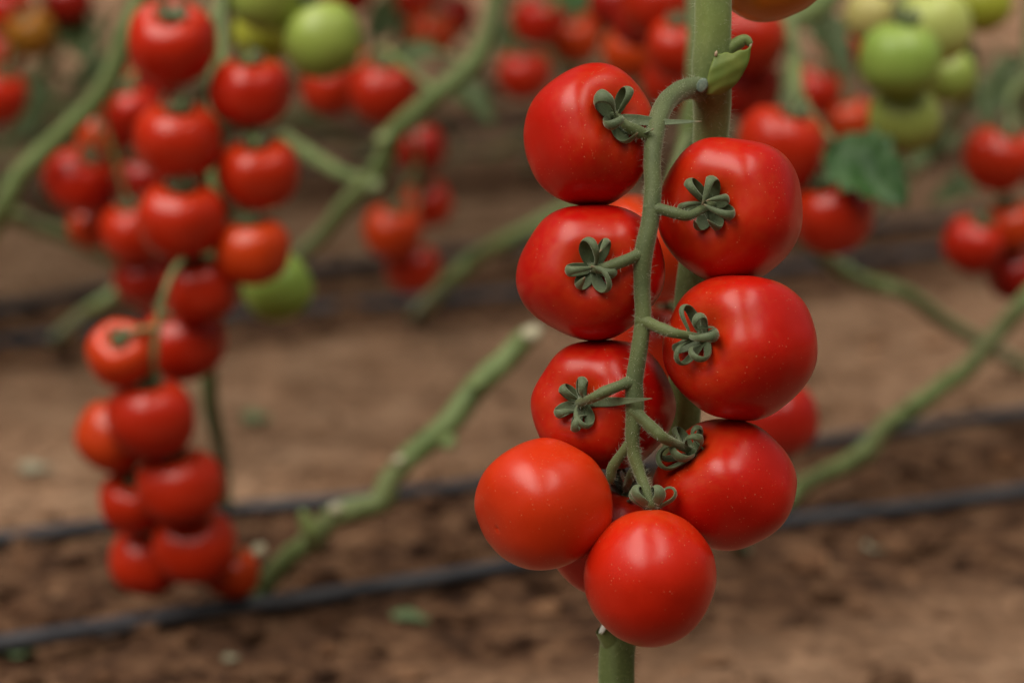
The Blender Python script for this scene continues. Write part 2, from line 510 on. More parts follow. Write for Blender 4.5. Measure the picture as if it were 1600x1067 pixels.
# ------------------------------------------------------------------ tomatoes
def tomato_shape(nu, nv, seed, lobes=5, lobe_amp=0.02, cavity=0.13, cav_w=0.34, square=0.10, flat=0.90, point=0.0):
    """unit tomato, +Z = stalk end; returns verts, faces, polar angle attribute, unit positions"""
    rs = random.Random(seed)
    ph = [rs.uniform(0, 6.28) for _ in range(5)]
    V, A = [], []
    for i in range(nv + 1):
        t = math.pi * i / nv
        for j in range(nu):
            p = 2 * math.pi * j / nu
            st, ct = math.sin(t), math.cos(t)
            k = (abs(st) ** (2 + square * 6) + abs(ct) ** (2 + square * 6)) ** (-1.0 / (2 + square * 6))
            sh = max(0.0, math.sin(min(t * 1.05, math.pi))) * (0.35 + 0.65 * max(0, math.cos(t * 0.55)))
            lob = math.cos(lobes * p + ph[0] + 0.4 * math.sin(p + ph[3])) * 0.7 + 0.5 * math.cos(2 * p + ph[1]) + 0.3 * math.cos(3 * p + ph[2])
            r = k * (1 + lobe_amp * sh * lob)
            x, y, z = r * st * math.cos(p), r * st * math.sin(p), r * ct * flat
            rho = math.hypot(x, y)
            if ct > 0:
                z -= (cavity + lobe_amp * 0.9 * lob * min(1, rho * 3)) * math.exp(-(rho / cav_w) ** 2)
            else:
                z -= point * math.exp(-(rho / 0.35) ** 2)
                z += 0.02 * math.exp(-(rho / 0.035) ** 2)
            nq = 1 + 0.035 * noise.noise(Vector((x * 1.1 + seed * 3.7, y * 1.1, z * 1.1))) + 0.010 * noise.noise(Vector((x * 2.7, y * 2.7 + seed, z * 2.7)))
            x, y, z = x * nq, y * nq, z * nq
            x += 0.03 * z * math.cos(ph[4]); y += 0.03 * z * math.sin(ph[4])
            V.append((x, y, z)); A.append(t / math.pi)
    Fc = []
    for i in range(nv):
        for j in range(nu):
            j2 = (j + 1) % nu
            Fc.append((i * nu + j, (i + 1) * nu + j, (i + 1) * nu + j2, i * nu + j2))
    return np.array(V), Fc, np.array(A)

def axis_frame(a):
    """columns e1,e2,axis; e1 near camera right, e2 near camera up"""
    a = unit(a)
    ref = UP if abs(np.dot(a, UP)) < 0.9 else BACK * -np.sign(np.dot(a, UP))
    e1 = unit(np.cross(ref, a)); e2 = np.cross(a, e1)
    return np.column_stack([e1, e2, a])

SEP = 1.2
def sepal(base, fr, ang, L, W, curl, psi0, twist=0.0, th=1.6, cup=0.38, n=34, bias=0.24):
    """one curled sepal, sizes in photo pixels at the truss; a flat tapering blade swept along a coil"""
    L, W, th = L * SEP, W * SEP, th * SEP
    ds = L / (n - 1)
    r, h, C = 4.0, 1.0, []
    psis = []
    for i in range(n):
        s = i / (n - 1)
        k = min(1, max(0, (s - bias) / 0.52))
        psi = math.radians(psi0 + curl * (k * k * (3 - 2 * k) * 0.9 + 0.1 * s))
        a = math.radians(ang + twist * s * s)
        C.append((r, h, a, psi, s))
        r += ds * math.cos(psi); h += ds * math.sin(psi)
    V = []
    m = 12
    for (r, h, a, psi, s) in C:
        rd = fr[:, 0] * math.cos(a) + fr[:, 1] * math.sin(a)
        tn = -fr[:, 0] * math.sin(a) + fr[:, 1] * math.cos(a)
        nrm = -rd * math.sin(psi) + fr[:, 2] * math.cos(psi)
        c = base + (rd * r + fr[:, 2] * h) * PX
        w = W * float(np.interp(s, (0, .12, .28, .42, .62, .85, 1), (.62, .95, 1.08, .92, .56, .34, .06)))
        tt = th * max(0.35, 1 - 0.6 * s)
        for j in range(m):
            u = math.cos(2 * math.pi * j / m); v = math.sin(2 * math.pi * j / m)
            V.append(c + (tn * (w * u) + nrm * (tt * v + cup * w * (u * u - 0.5))) * PX)
    Fc = []
    for i in range(n - 1):
        for j in range(m):
            j2 = (j + 1) % m
            Fc.append((i * m + j, (i + 1) * m + j, (i + 1) * m + j2, i * m + j2))
    Fc.append(tuple(range(m))); Fc.append(tuple((n - 1) * m + j for j in reversed(range(m))))
    return np.array(V), Fc, np.repeat([c[4] for c in C], m)

RED = (0.57, 0.0105, 0.003)
RED2 = (0.52, 0.0055, 0.0025)
ORANGE = (0.62, 0.034, 0.004)

FRONT = []          # (px centre, z, mean radius) for checks
def front_tomato(cx, cy, rx, ry, z, axis, label, seed, color=RED, sepals=None, lobes=5, lobe_amp=0.034, flat=0.94, cavity=0.19, square=0.08, spin=0.0, point=0.0):
    v, f, pol = tomato_shape(96, 72, seed, lobes, lobe_amp, cavity, 0.38, square, flat, point)
    ax = unit(camvec(*axis))
    fr = axis_frame(ax)
    cs, sn = math.cos(spin), math.sin(spin)
    rot = np.array([[cs, -sn, 0], [sn, cs, 0], [0, 0, 1]])
    w = (v @ rot.T) @ fr.T                         # world oriented
    # fit the outline to the measured half-width and half-height
    a, b, c = w @ RIGHT, w @ UP, w @ BACK
    a -= (a.max() + a.min()) / 2; b -= (b.max() + b.min()) / 2; c -= (c.max() + c.min()) / 2
    sa, sb, sc = rx / a.max(), ry / b.max(), 0.5 * (rx + ry) / c.max()
    ctr = F(cx, cy, z)
    scale = (D0 - z * PX) / D0
    w = np.outer(a * sa, RIGHT) + np.outer(b * sb, UP) + np.outer(c * sc, BACK)
    w = w * PX * scale + ctr
    root = empty('tomato', ctr)
    tag(root, label, 'tomato', 'ripe tomatoes of the sharp truss')
    s = mesh_obj('fruit_skin', w, f, M_TOM, root, origin=ctr, attrs={'lpos': v, 'polar': pol})
    s.color = (*color, 1)
    base = w[0] + ax * PX * 1.2                    # bottom of the stalk cavity
    if sepals:
        cal = calyx(root, base, fr, sepals)
    FRONT.append((cx, cy, z, rx, ry))
    return base, ax, fr

def calyx(root, base, fr, sepals):
    ax = fr[:, 2]
    pts = [base - ax * PX * 3, base + ax * PX * 2, base + ax * PX * 6, base + ax * PX * 11]
    v, f = tube(pts, [9 * PX, 9.5 * PX, 8.0 * PX, 6.5 * PX], n=10, seg=16)
    cal = mesh_obj('calyx', v, f, M_SEPAL, root, origin=base)
    for i, sp in enumerate(sepals):
        v, f, al = sepal(base, fr, **sp)
        mesh_obj('sepal', v, f, M_SEPAL, cal, origin=base, attrs={'along': al})
    return cal

def S(ang, L=100, W=8.4, curl=200, psi0=14, twist=0, **k):
    q = random.Random(ang * 7.13 + L + W * 3 + curl)
    if curl > 130:
        curl += q.uniform(-40, 45); twist += q.uniform(-26, 26); L *= q.uniform(0.92, 1.14); psi0 += q.uniform(-2, 14); W *= q.uniform(0.85, 1.1)
    return dict(ang=ang, L=L * 1.06, W=W * 0.92, curl=curl, psi0=psi0, twist=twist * 1.6 + (22 if int(ang) % 2 else -18) * (curl > 130), **k)

FT = {}
FT['L1'] = front_tomato(921, 211, 103, 112, 10, (0.47, 0.26, 0.84), 'topmost red tomato of the sharp truss, left of the stem', 1, color=RED, spin=0.3,
    sepals=[S(70, 92, 9, 205, 22, 25), S(150, 92, 15, 175, 18, 10), S(212, 90, 9, 205, 16, 30), S(275, 66, 12, 90, 10, 0), S(318, 60, 11, 70, 12, 0), S(-12, 104, 7.5, 20, 20, 0)])
FT['L2'] = front_tomato(922, 427, 116, 106, 0, (-0.03, 0.03, 1.0), 'red tomato left of the stem, second down, its green star facing the viewer', 2, color=RED2, spin=0.9,
    sepals=[S(118, 84, 9, 210, 18, -20), S(62, 74, 10, 150, 16, 0), S(186, 88, 8.5, 215, 14, 20), S(232, 58, 11, 120, 12, 0), S(283, 84, 9, 190, 14, 35), S(350, 74, 9, 200, 14, -25)])
FT['L3'] = front_tomato(943, 632, 114, 101, -4, (-0.40, 0.08, 0.9), 'red tomato left of the stem, third down, half hidden below by an orange-red one', 3, color=RED2, spin=0.2, lobes=6,
    sepals=[S(82, 96, 8, 235, 22, -15), S(140, 60, 9, 180, 14, 0), S(200, 76, 9, 200, 14, 20), S(262, 96, 8, 235, 20, 25), S(310, 84, 9, 225, 16, -20), S(2, 116, 6.5, 25, 12, 0)])
FT['R1'] = front_tomato(1140, 331, 114, 115, 0, (-0.42, 0.0, 0.9), 'upper right red tomato of the sharp truss, resting on the one below', 4, color=RED, spin=1.1,
    sepals=[S(128, 90, 9, 225, 20, -15), S(78, 84, 11, 175, 16, 10), S(12, 62, 8, 150, 14, 0), S(340, 92, 9, 205, 16, -20), S(295, 62, 10, 110, 12, 0), S(248, 60, 11, 110, 12, 0), S(196, 72, 9, 205, 10, 10)])
FT['R2'] = front_tomato(1156, 544, 121, 114, 55, (-0.68, 0.16, 0.70), 'largest right red tomato, middle of the sharp truss, star on its left side', 5, color=RED, spin=0.5,
    sepals=[S(112, 86, 9, 215, 22, -10), S(65, 96, 9, 240, 24, -15), S(8, 90, 11, 190, 18, -10), S(318, 104, 8, 225, 18, -40), S(262, 96, 8, 240, 22, 20), S(205, 74, 9, 215, 14, 10)])
FT['R3'] = front_tomato(1133, 757, 113, 103, 25, (-0.64, 0.62, 0.42), 'lower right red tomato with its coiled green star at the upper left', 6, color=RED, spin=0.8,
    sepals=[S(80, 84, 8, 235, 24, -10), S(30, 80, 8, 200, 20, 0), S(140, 70, 8, 220, 20, 0), S(230, 92, 8, 215, 22, 20), S(275, 96, 8, 225, 22, -30), S(320, 92, 8, 240, 24, -10)])
FT['B1'] = front_tomato(849, 787, 108, 103, 100, (0.72, 0.36, -0.55), 'orange-red tomato sticking out at the lower left of the sharp truss', 7, color=ORANGE, spin=0.6,
    lobe_amp=0.018, sepals=[S(90, 60, 8, 150, 14, 0), S(20, 60, 8, 150, 14, 0), S(200, 60, 8, 150, 14, 0), S(300, 60, 8, 150, 14, 0)])
FT['B2'] = front_tomato(1016, 903, 104, 107, 125, (0.02, 0.97, -0.10), 'lowest red tomato at the tip of the sharp truss, hanging in front', 8, color=(0.60, 0.017, 0.003), spin=0.4, lobes=4, square=-0.02, flat=1.0, cavity=0.05,
    lobe_amp=0.022, sepals=[S(226, 66, 10, 205, 24, 0), S(304, 60, 9, 190, 26, 0), S(352, 68, 9, 200, 22, 0), S(90, 50, 10, 180, 36, 0), S(172, 68, 10, 205, 22, 0)])
FT['H1'] = front_tomato(953, 841, 95, 93, -66, (0.25, 0.92, 0.25), 'red tomato hidden behind the two lowest ones, its edge showing between', 9, color=RED2,
    sepals=[S(60, 62, 8, 140, 30, 0), S(130, 66, 8, 150, 30, 0), S(210, 66, 8, 150, 30, 0), S(280, 76, 7, 60, 0, 0), S(350, 60, 8, 150, 30, 0)])

# ------------------------------------------------------------------ the sharp plant
plant = empty('tomato_plant', F(963, 1300, -150))
tag(plant, 'sharp downy green tomato plant carrying the truss in the foreground', 'plant')

def fpath(rows):
    pts = [F(x, y, z) for x, y, z, r in rows]
    rad = [r * PX * (D0 - z * PX) / D0 for x, y, z, r in rows]
    return pts, rad

STEM_ROWS = [(1122, -160, -60, 30), (1118, -60, -60, 30), (1116, 0, -62, 29), (1115, 60, -68, 29), (1113, 110, -80, 31), (1113, 145, -92, 31), (1112, 200, -125, 28), (1104, 290, -165, 27),
             (1090, 400, -178, 27), (1078, 500, -182, 27), (1072, 600, -188, 27), (1062, 700, -200, 27), (1035, 820, -205, 27), (990, 930, -190, 27),
             (967, 1000, -170, 28), (964, 1067, -160, 28), (964, 1200, -160, 29)]
pts, rad = fpath(STEM_ROWS)
gp = F(964, 1500, -150).copy()
base_pt = np.array([pts[-1][0] + 0.004, pts[-1][1] + 0.02, -0.01])
pts.append((pts[-1] + base_pt) / 2); rad.append(0.0095)
pts.append(base_pt); rad.append(0.010)
v, f = tube(pts, rad, n=150, seg=28, ridges=5, ridge_amp=0.035, wob=0.05, seed=2)
mesh_obj('main_stem', v, f, M_STEM, plant, origin=pts[-1])
STEM_PTS, STEM_RAD = pts, rad

TRUSS_ROWS = [(1108, 142, -88, 26), (1086, 138, -58, 19), (1062, 143, -20, 17.5), (1038, 166, 30, 17), (1024, 205, 72, 16.5), (1019, 250, 92, 15), (1020, 300, 105, 15), (1016, 345, 112, 15.5),
              (1006, 395, 112, 16), (1003, 450, 108, 14.5), (1005, 500, 110, 14.5), (998, 550, 112, 14.5), (991, 597, 110, 15), (992, 640, 108, 15.5), (988, 680, 108, 12.5), (990, 706, 106, 12),
              (999, 738, 110, 10), (1010, 768, 120, 9), (1017, 788, 124, 8.5)]
pts, rad = fpath(TRUSS_ROWS)
rad = [r * 0.92 for r in rad]
bb = FT['B2'][0]
pts.append(bb + FT['B2'][1] * PX * 8); rad.append(8 * PX)
v, f = tube(pts, rad, n=130, seg=20, ridges=3, ridge_amp=0.02, wob=0.09, seed=5)
truss = mesh_obj('truss_stem', v, f, M_TRUSS, plant, origin=pts[0])
TRUSS_PTS, TRUSS_RAD = pts, rad

HAIR_SRC = [(STEM_PTS, STEM_RAD, 1700), (TRUSS_PTS, TRUSS_RAD, 2300)]
def pedicel(rows, key, end=9, lab=None, er=6.6):
    p, r = fpath(rows)
    r = [r[0] * 1.15] + [q * 0.84 for q in r[1:]]
    if len(r) > 3: r[2] *= 1.16
    b, ax, _ = FT[key]
    p.append(b + ax * PX * end); r.append(er * PX)
    p.append(b + ax * PX * 1); r.append((er + 0.5) * PX)
    v, f = tube(p, r, n=40, seg=16, wob=0.10, seed=len(p))
    o = mesh_obj('pedicel', v, f, M_TRUSS, truss, origin=p[0])
    HAIR_SRC.append((p, r, 160))
pedicel([(1024, 222, 74, 13), (1010, 212, 84, 11.5), (993, 204, 92, 10), (978, 196, 98, 9)], 'L1')
pedicel([(1008, 396, 108, 13), (990, 402, 120, 11), (965, 412, 126, 9.5), (940, 420, 124, 9)], 'L2', 12)
pedicel([(994, 594, 108, 12), (972, 601, 120, 10), (945, 612, 126, 9.5), (925, 622, 118, 9)], 'L3', 12)
pedicel([(1014, 328, 106, 14), (1035, 328, 118, 11), (1058, 334, 126, 9.5), (1078, 337, 122, 9)], 'R1', 12)
pedicel([(1002, 500, 108, 13), (1018, 507, 122, 11), (1040, 516, 142, 9.5), (1060, 522, 152, 9)], 'R2', 12)
pedicel([(990, 644, 108, 13), (1004, 655, 118, 12), (1022, 672, 124, 10.5), (1040, 686, 122, 10)], 'R3', 14)
pedicel([(990, 690, 106, 11), (974, 706, 100, 9.5), (957, 730, 88, 8.5), (950, 752, 76, 8)], 'B1', 10)
pedicel([(992, 704, 100, 9), (992, 728, 74, 8.5), (984, 746, 48, 8.5)], 'H1', 10)

# leaf base left on the stem beside the arch, and the petiole stub above it
def leaf_flap():
    left = [(1119, 83, -34), (1112, 98, -28), (1107, 115, -26), (1104, 132, -28), (1104, 149, -36)]
    right = [(1174, 73, -40), (1170, 97, -38), (1159, 119, -40), (1146, 136, -42), (1126, 150, -44)]
    nl, nw = 22, 14
    lf, rt = smooth_path(left, nl), smooth_path(right, nl)
    front, backv = [], []
    for i in range(nl):
        for j in range(nw):
            u = j / (nw - 1)
            p = lf[i] * (1 - u) + rt[i] * u
            bul = math.sin(math.pi * u)
            p = p + np.array([0, 0, 5 * bul])
            p = p + np.array([0, (4 * math.sin(math.pi * u) + 1.5 * math.sin(u * 17)) * max(0, 1 - i / 5), 0])
            p[2] += 0.5 * math.sin(i * 0.9 + j * 0.7)
            edge = 1.1 if (0 < i < nl - 1 and 0 < j < nw - 1) else 0.45
            front.append(F(*(p + np.array([0, 0, edge])))); backv.append(F(*(p - np.array([0, 0, edge]))))
    V = np.array(front + backv); N = nl * nw; Fc = []
    for i in range(nl - 1):
        for j in range(nw - 1):
            a, b, c, d = i * nw + j, i * nw + j + 1, (i + 1) * nw + j + 1, (i + 1) * nw + j
            Fc.append((a, b, c, d)); Fc.append((N + d, N + c, N + b, N + a))
    ring = [i for i in range(nw)] + [i * nw + nw - 1 for i in range(1, nl)] + [(nl - 1) * nw + j for j in range(nw - 2, -1, -1)] + [i * nw for i in range(nl - 2, 0, -1)]
    for a, b in zip(ring, ring[1:] + ring[:1]): Fc.append((a, N + a, N + b, b))
    o = mesh_obj('leaf_stub', V, Fc, M_FLAP, plant, origin=F(1120, 140, -40))
    o['label'] = 'torn yellow-green leaf base left on the stem'
    p, r = fpath([(1112, 98, -72, 14), (1132, 84, -66, 13), (1150, 70, -62, 11), (1164, 63, -60, 9), (1173, 70, -58, 5)])
    v, f = tube(p, r, n=24, seg=16, wob=0.1)
    o = mesh_obj('petiole_stub', v, f, M_STEM, plant, origin=p[0])
    # dry tips of the torn edge
    for (x, y, z) in ((1119, 84, -29), (1173, 71, -56)):
        p, r = fpath([(x - 1, y + 4, z, 2.0), (x, y, z + 1, 2.4), (x + 1, y - 4, z, 0.9)])
        v, f = tube(p, r, n=8, seg=8, wob=0.3)
        mesh_obj('dry_tip', v, f, M_TIP, plant, origin=p[0])
    # oval grey scar where a leaflet was cut
    c = F(1097, 134, -28); fr = axis_frame(camvec(-0.35, -0.1, 0.93))
    V = [c + fr[:, 2] * PX * 2.5]; Fc = []
    n = 24
    for k, (s, h) in enumerate(((0.75, 2.6), (1.0, 1.0), (1.02, -3.0), (0.8, -14))):
        for j in range(n):
            a = 2 * math.pi * j / n
            q = np.array([9.0 * math.cos(a) * s, 12 * math.sin(a) * s])
            q = np.array([q[0] * 0.9 - q[1] * -0.35, q[1] * 0.92 - q[0] * 0.35])
            V.append(c + (fr[:, 0] * q[0] + fr[:, 1] * q[1] + fr[:, 2] * h) * PX)
    for j in range(n): Fc.append((0, 1 + j, 1 + (j + 1) % n))
    for k in range(3):
        for j in range(n):
            j2 = (j + 1) % n
            Fc.append((1 + k * n + j, 1 + (k + 1) * n + j, 1 + (k + 1) * n + j2, 1 + k * n + j2))
    o = mesh_obj('cut_scar', V, Fc, M_SCAR, plant, origin=c)
    o['label'] = 'grey-green oval pruning scar at the foot of the arch'
leaf_flap()

# pruned side stub low on the stem, pale cut face up
p, r = fpath([(974, 1026, -168, 20), (960, 1004, -160, 20), (949, 988, -156, 17), (943, 980, -154, 15)])
v, f = tube(p, r, n=16, seg=18, cap=False)
mesh_obj('side_stub', v, f, M_STEM, plant, origin=p[0])
def disc(center, nrm, r, th, mat, parent, name, seed=0, ov=1.0):
    fr = axis_frame(nrm); rs = random.Random(seed); n = 24
    V, Fc = [center + fr[:, 2] * th * 0.8], []
    for s, h in ((0.6, th * 0.9), (0.95, th * 0.6), (1.05, 0.0), (0.95, -th)):
        for j in range(n):
            a = 2 * math.pi * j / n
            q = r * s * (1 + rs.uniform(-.05, .05))
            V.append(center + fr[:, 0] * q * math.cos(a) * ov + fr[:, 1] * q * math.sin(a) + fr[:, 2] * (h + rs.uniform(-.08, .08) * th))
    for j in range(n): Fc.append((0, 1 + j, 1 + (j + 1) % n))
    for k in range(3):
        for j in range(n):
            j2 = (j + 1) % n
            Fc.append((1 + k * n + j, 1 + (k + 1) * n + j, 1 + (k + 1) * n + j2, 1 + k * n + j2))
    return mesh_obj(name, V, Fc, mat, parent, origin=center)
M_CUTW = plain('fresh_cut_white', (0.70, 0.68, 0.58), (0.86, 0.85, 0.78), 600, 0.8)
o = disc(F(944, 978, -150), camvec(-0.86, 0.48, 0.16), 16 * PX, 1.2 * PX, M_CUTW, plant, 'cut_face')
o['label'] = 'white cut face of a pruned side shoot'

# soft down on stems
def hairs():
    V, Fc = [], []
    for pts, rad, n in HAIR_SRC:
        rows = smooth_path(np.column_stack([np.array(pts), np.array(rad)]), 160)
        c, R = rows[:, :3], rows[:, 3]
        t, N, B = frames(c)
        for _ in range(n):
            i = random.randrange(2, 158); a = random.uniform(0, 6.283)
            d = N[i] * math.cos(a) + B[i] * math.sin(a)
            p = c[i] + d * R[i] * 0.97 + t[i] * random.uniform(-1, 1) * 0.002
            if not (-20 < (533.5 - np.dot(p - CAM, UP) / np.dot(p - CAM, FWD) * FPX) < 1090): continue
            ln = random.choice((1.0, 1.0, 1.6, 2.6)) * random.uniform(0.6, 1.2) * 0.0011
            w = 0.00006
            if rad is STEM_RAD: ln *= 1.7
            side = unit(np.cross(d, np.array([0.2, 1, 0.1])))
            tip = p + (d + t[i] * random.uniform(-.6, .6) + side * random.uniform(-.5, .5)) * ln
            k = len(V)
            V += [p - side * w, p + side * w, tip]
            Fc.append((k, k + 1, k + 2))
    o = mesh_obj('stem_down', V, Fc, M_HAIR, plant, smooth=False, origin=STEM_PTS[0])
    o['kind'] = 'stuff'
hairs()

# ------------------------------------------------------------------ background tomatoes
VAR = []
for k in range(4):
    v, f, pol = tomato_shape(40, 28, 40 + k, 5 + k % 2, 0.03, 0.30, 0.44, 0.05, 0.94)
    me = bpy.data.meshes.new('fruit_skin')
    me.from_pydata(v.tolist(), [], [list(map(int, q)) for q in f])
    me.polygons.foreach_set('use_smooth', [True] * len(me.polygons))
    at = me.attributes.new('lpos', 'FLOAT_VECTOR', 'POINT'); at.data.foreach_set('vector', v.astype(np.float32).ravel())
    at = me.attributes.new('polar', 'FLOAT', 'POINT'); at.data.foreach_set('value', pol.astype(np.float32))
    me.materials.append(M_TOMB)
    vg, fg, polg = tomato_shape(40, 28, 60 + k, 5, 0.015, 0.12, 0.34, 0.04, 0.96)
    mg = bpy.data.meshes.new('fruit_skin')
    mg.from_pydata(vg.tolist(), [], [list(map(int, q)) for q in fg])
    mg.polygons.foreach_set('use_smooth', [True] * len(mg.polygons))
    at = mg.attributes.new('lpos', 'FLOAT_VECTOR', 'POINT'); at.data.foreach_set('vector', vg.astype(np.float32).ravel())
    at = mg.attributes.new('polar', 'FLOAT', 'POINT'); at.data.foreach_set('value', polg.astype(np.float32))
    mg.materials.append(M_GRN)
    VAR.append((me, mg, v[0][2], vg[0][2]))

def star_mesh():
    """small five-pointed calyx, unit = fruit radius"""
    parts = []
    I = np.eye(3)
    for k in range(5):
        v, f, al = sepal(np.zeros(3), I, ang=72 * k + 8 * (k % 2), L=48, W=9.5, curl=70 + 30 * (k % 3), psi0=30, th=3, n=9)
        parts.append((v / PX / 112.0, f))
    v, f = tube([(0, 0, -.03), (0, 0, 0.05), (0, 0, .12)], [0.09, 0.09, 0.06], n=4, seg=8)
    parts.append((v, f))
    v, f = join(parts)
    me = bpy.data.meshes.new('calyx'); me.from_pydata(v.tolist(), [], [list(q) for q in f])
    me.polygons.foreach_set('use_smooth', [True] * len(me.polygons)); me.materials.append(M_SEPAL)
    return me
STAR = star_mesh()

COLOURS = {'red': (0.46, 0.020, 0.004), 'deep': (0.33, 0.010, 0.004), 'org': (0.52, 0.044, 0.005), 'half': (0.33, 0.13, 0.015), 'amber': (0.60, 0.22, 0.02),
           'green': (0.28, 0.39, 0.075), 'pale': (0.48, 0.52, 0.16), 'yel': (0.40, 0.36, 0.04)}
PLACED = []
def far_tomato(x, y, r, d, col, label, group, axis=(0.05, 0.82, 0.55), sq=1.0):
    """photo centre, photo radius, distance; pushed back until it clears those already placed"""
    for _ in range(200):
        c = P(x, y, d); R = r * d / FPX
        hit = False
        for c2, R2 in PLACED:
            if np.linalg.norm(c - c2) < 0.97 * (R + R2): hit = True; break
        if not hit: break
        d += 0.006
    PLACED.append((c, R))
    ax = unit(camvec(*axis) + RNG.normal(0, 0.06, 3))
    fr = axis_frame(ax)
    k = len(PLACED) % 4
    green = col in ('green', 'pale', 'yel')
    me, mg, zc = VAR[k][0], VAR[k][1], VAR[k][3 if green else 2]
    root = empty('tomato', c)
    tag(root, label, 'tomato', group)
    spin = Matrix.Rotation(random.uniform(0, 6.28), 3, 'Z')
    rot = (Matrix(fr.tolist()) @ spin).to_euler()
    s = bpy.data.objects.new('fruit_skin', mg if green else me)
    COL.objects.link(s); s.parent = root; s.rotation_euler = rot
    s.scale = (R * 1.12, R * 1.12, R * 1.12 * (0.35 + 0.65 * sq))
    cc = COLOURS[col]
    jit = random.uniform(0.9, 1.1)
    s.color = (cc[0] * jit, cc[1] * random.uniform(.85, 1.2), cc[2], 1)
    st = bpy.data.objects.new('calyx', STAR)
    COL.objects.link(st); st.parent = root; st.rotation_euler = rot
    st.location = Vector(ax * (zc * R * 1.12 * (0.35 + 0.65 * sq) + R * 0.01)); st.scale = (R * 1.45,) * 3
    return c + ax * R * zc, ax, R, d

def far_plant(name, label, parts, at, group='tomato plants of the rows behind'):
    root = empty(name, at)
    tag(root, label, 'plant', group)
    return root

def far_stem(root, name, rows, mat=None, wob=0.14, seed=0, n=40, lab=None, seg=14):
    pts = [P(x, y, d) for x, y, d, r in rows]; rad = [r * 0.86 * d / FPX for x, y, d, r in rows]
    v, f = tube(pts, rad, n=n, seg=seg, wob=wob, seed=seed, ridges=5, ridge_amp=0.03)
    o = mesh_obj(name, v, f, mat or M_BSTEM, root, origin=pts[0])
    if lab: o['label'] = lab
    return o, pts

def far_pedicels(truss_o, tpts, fruits):
    path = smooth_path(np.array(tpts), 60)
    for (b, ax, R, d) in fruits:
        tgt = b + ax * R * 0.7
        i = int(np.argmin(np.linalg.norm(path - tgt, axis=1) + 0.25 * np.maximum(0, tgt[2] - path[:, 2])))
        p = [b, b + ax * R * 0.28, (b + ax * R * 0.55) * 0.6 + path[i] * 0.4, path[i]]
        v, f = tube(p, [0.0026, 0.0026, 0.0026, 0.003], n=12, seg=8)
        mesh_obj('pedicel', v, f, M_BTRUSS, truss_o, origin=p[0])

def node(root, x, y, d, r, nrm=(-.3, .6, .6), name='cut_scar', mat=None):
    disc(P(x, y, d), camvec(*nrm), r * d / FPX, 0.5 * r * d / FPX, mat or M_CUT, root, name, seed=int(x))

# ---- big blurred plant at the left
gL = 'tomatoes of the blurred plant at the left'
d = 2.06
pl = far_plant('tomato_plant', 'blurred plant at the left with two long red trusses', None, G(352, 800))
_, mp = far_stem(pl, 'main_stem', [(352, -90, 2.22, 17), (345, 60, 2.22, 17), (338, 200, 2.24, 17), (334, 350, 2.25, 17), (328, 480, 2.26, 16), (326, 580, 2.28, 16), (332, 650, 2.33, 15), (346, 715, 2.42, 13), (352, 800, gdepth(352, 800), 12)], seed=3)
tA, pA = far_stem(pl, 'truss_stem', [(345, -20, 2.2, 9), (348, 60, 2.14, 8), (350, 150, 2.10, 8), (352, 250, 2.09, 7), (356, 330, 2.09, 6), (380, 362, 2.09, 5)], M_BTRUSS)
frA = [far_tomato(391, 142, 57, 2.06, 'red', 'blurred red tomato at top right of the left plant, under the green pair', gL, (-0.05, .9, .42), .9),
       far_tomato(404, 270, 58, 2.06, 'red', 'blurred red tomato, second down the right column of the left plant', gL, (-0.05, .93, .38), .9),
       far_tomato(393, 391, 54, 2.06, 'org', 'blurred orange-red tomato of the left plant just above the single green one', gL, (-0.05, .93, .36), .9)]
far_pedicels(tA, pA, frA)
tB, pB = far_stem(pl, 'truss_stem', [(338, 10, 2.2, 9), (318, 110, 2.1, 8), (318, 240, 2.10, 8), (312, 360, 2.07, 7), (268, 430, 2.0, 6), (250, 490, 1.99, 6.5), (240, 580, 2.0, 6), (246, 690, 2.08, 6), (262, 780, 2.11, 5)], M_BTRUSS)
frB = [far_tomato(268, 66, 62, 2.04, 'red', 'blurred red tomato crowning the left column of the left plant', gL, (.08, .75, .65), .95),
       far_tomato(278, 217, 62, 2.04, 'red', 'blurred glossy red tomato, second down the left column of the left plant', gL, (.08, .86, .5), .92),
       far_tomato(282, 341, 62, 2.04, 'red', 'blurred glossy red tomato, third down the left column of the left plant', gL, (.05, .88, .46), .92),
       far_tomato(313, 452, 53, 2.06, 'red', 'smaller blurred red tomato right of the pale truss stalk, left plant', gL, (-.1, .93, .3), .95),
       far_tomato(188, 552, 47, 2.0, 'org', 'blurred orange-red tomato facing the viewer, star visible, left plant', gL, (.2, .5, .84), 1),
       far_tomato(286, 532, 61, 2.04, 'red', 'blurred red tomato right of the one showing its star, left plant', gL, (-.25, .8, .4), .95),
       far_tomato(237, 651, 62, 2.02, 'red', 'large blurred red tomato in the lower half of the left plant, pale stalk above', gL, (.0, .95, .2), .95),
       far_tomato(176, 683, 52, 2.06, 'org', 'blurred orange-red tomato sticking out at the left edge of the lower left truss', gL, (.5, .8, .0)),
       far_tomato(280, 758, 62, 2.05, 'red', 'blurred red tomato, second from the bottom of the left plant', gL, (-.1, .95, .2), .88),
       far_tomato(207, 782, 46, 2.05, 'red', 'small blurred red tomato wedged at left, second from the bottom, left plant', gL, (.3, .8, .5)),
       far_tomato(304, 851, 59, 2.06, 'red', 'lowest large blurred red tomato of the left plant, close to the soil', gL, (-.05, .95, .25), .92),
       far_tomato(228, 876, 51, 2.07, 'red', 'lowest left blurred red tomato of the left plant, close to the soil', gL, (.2, .9, .2)),
       far_tomato(362, 893, 39, 2.12, 'org', 'blurred red tomato peeping out low at right, beside the foot of the slanting stem', gL, (.1, .9, .3))]
far_pedicels(tB, pB, frB)
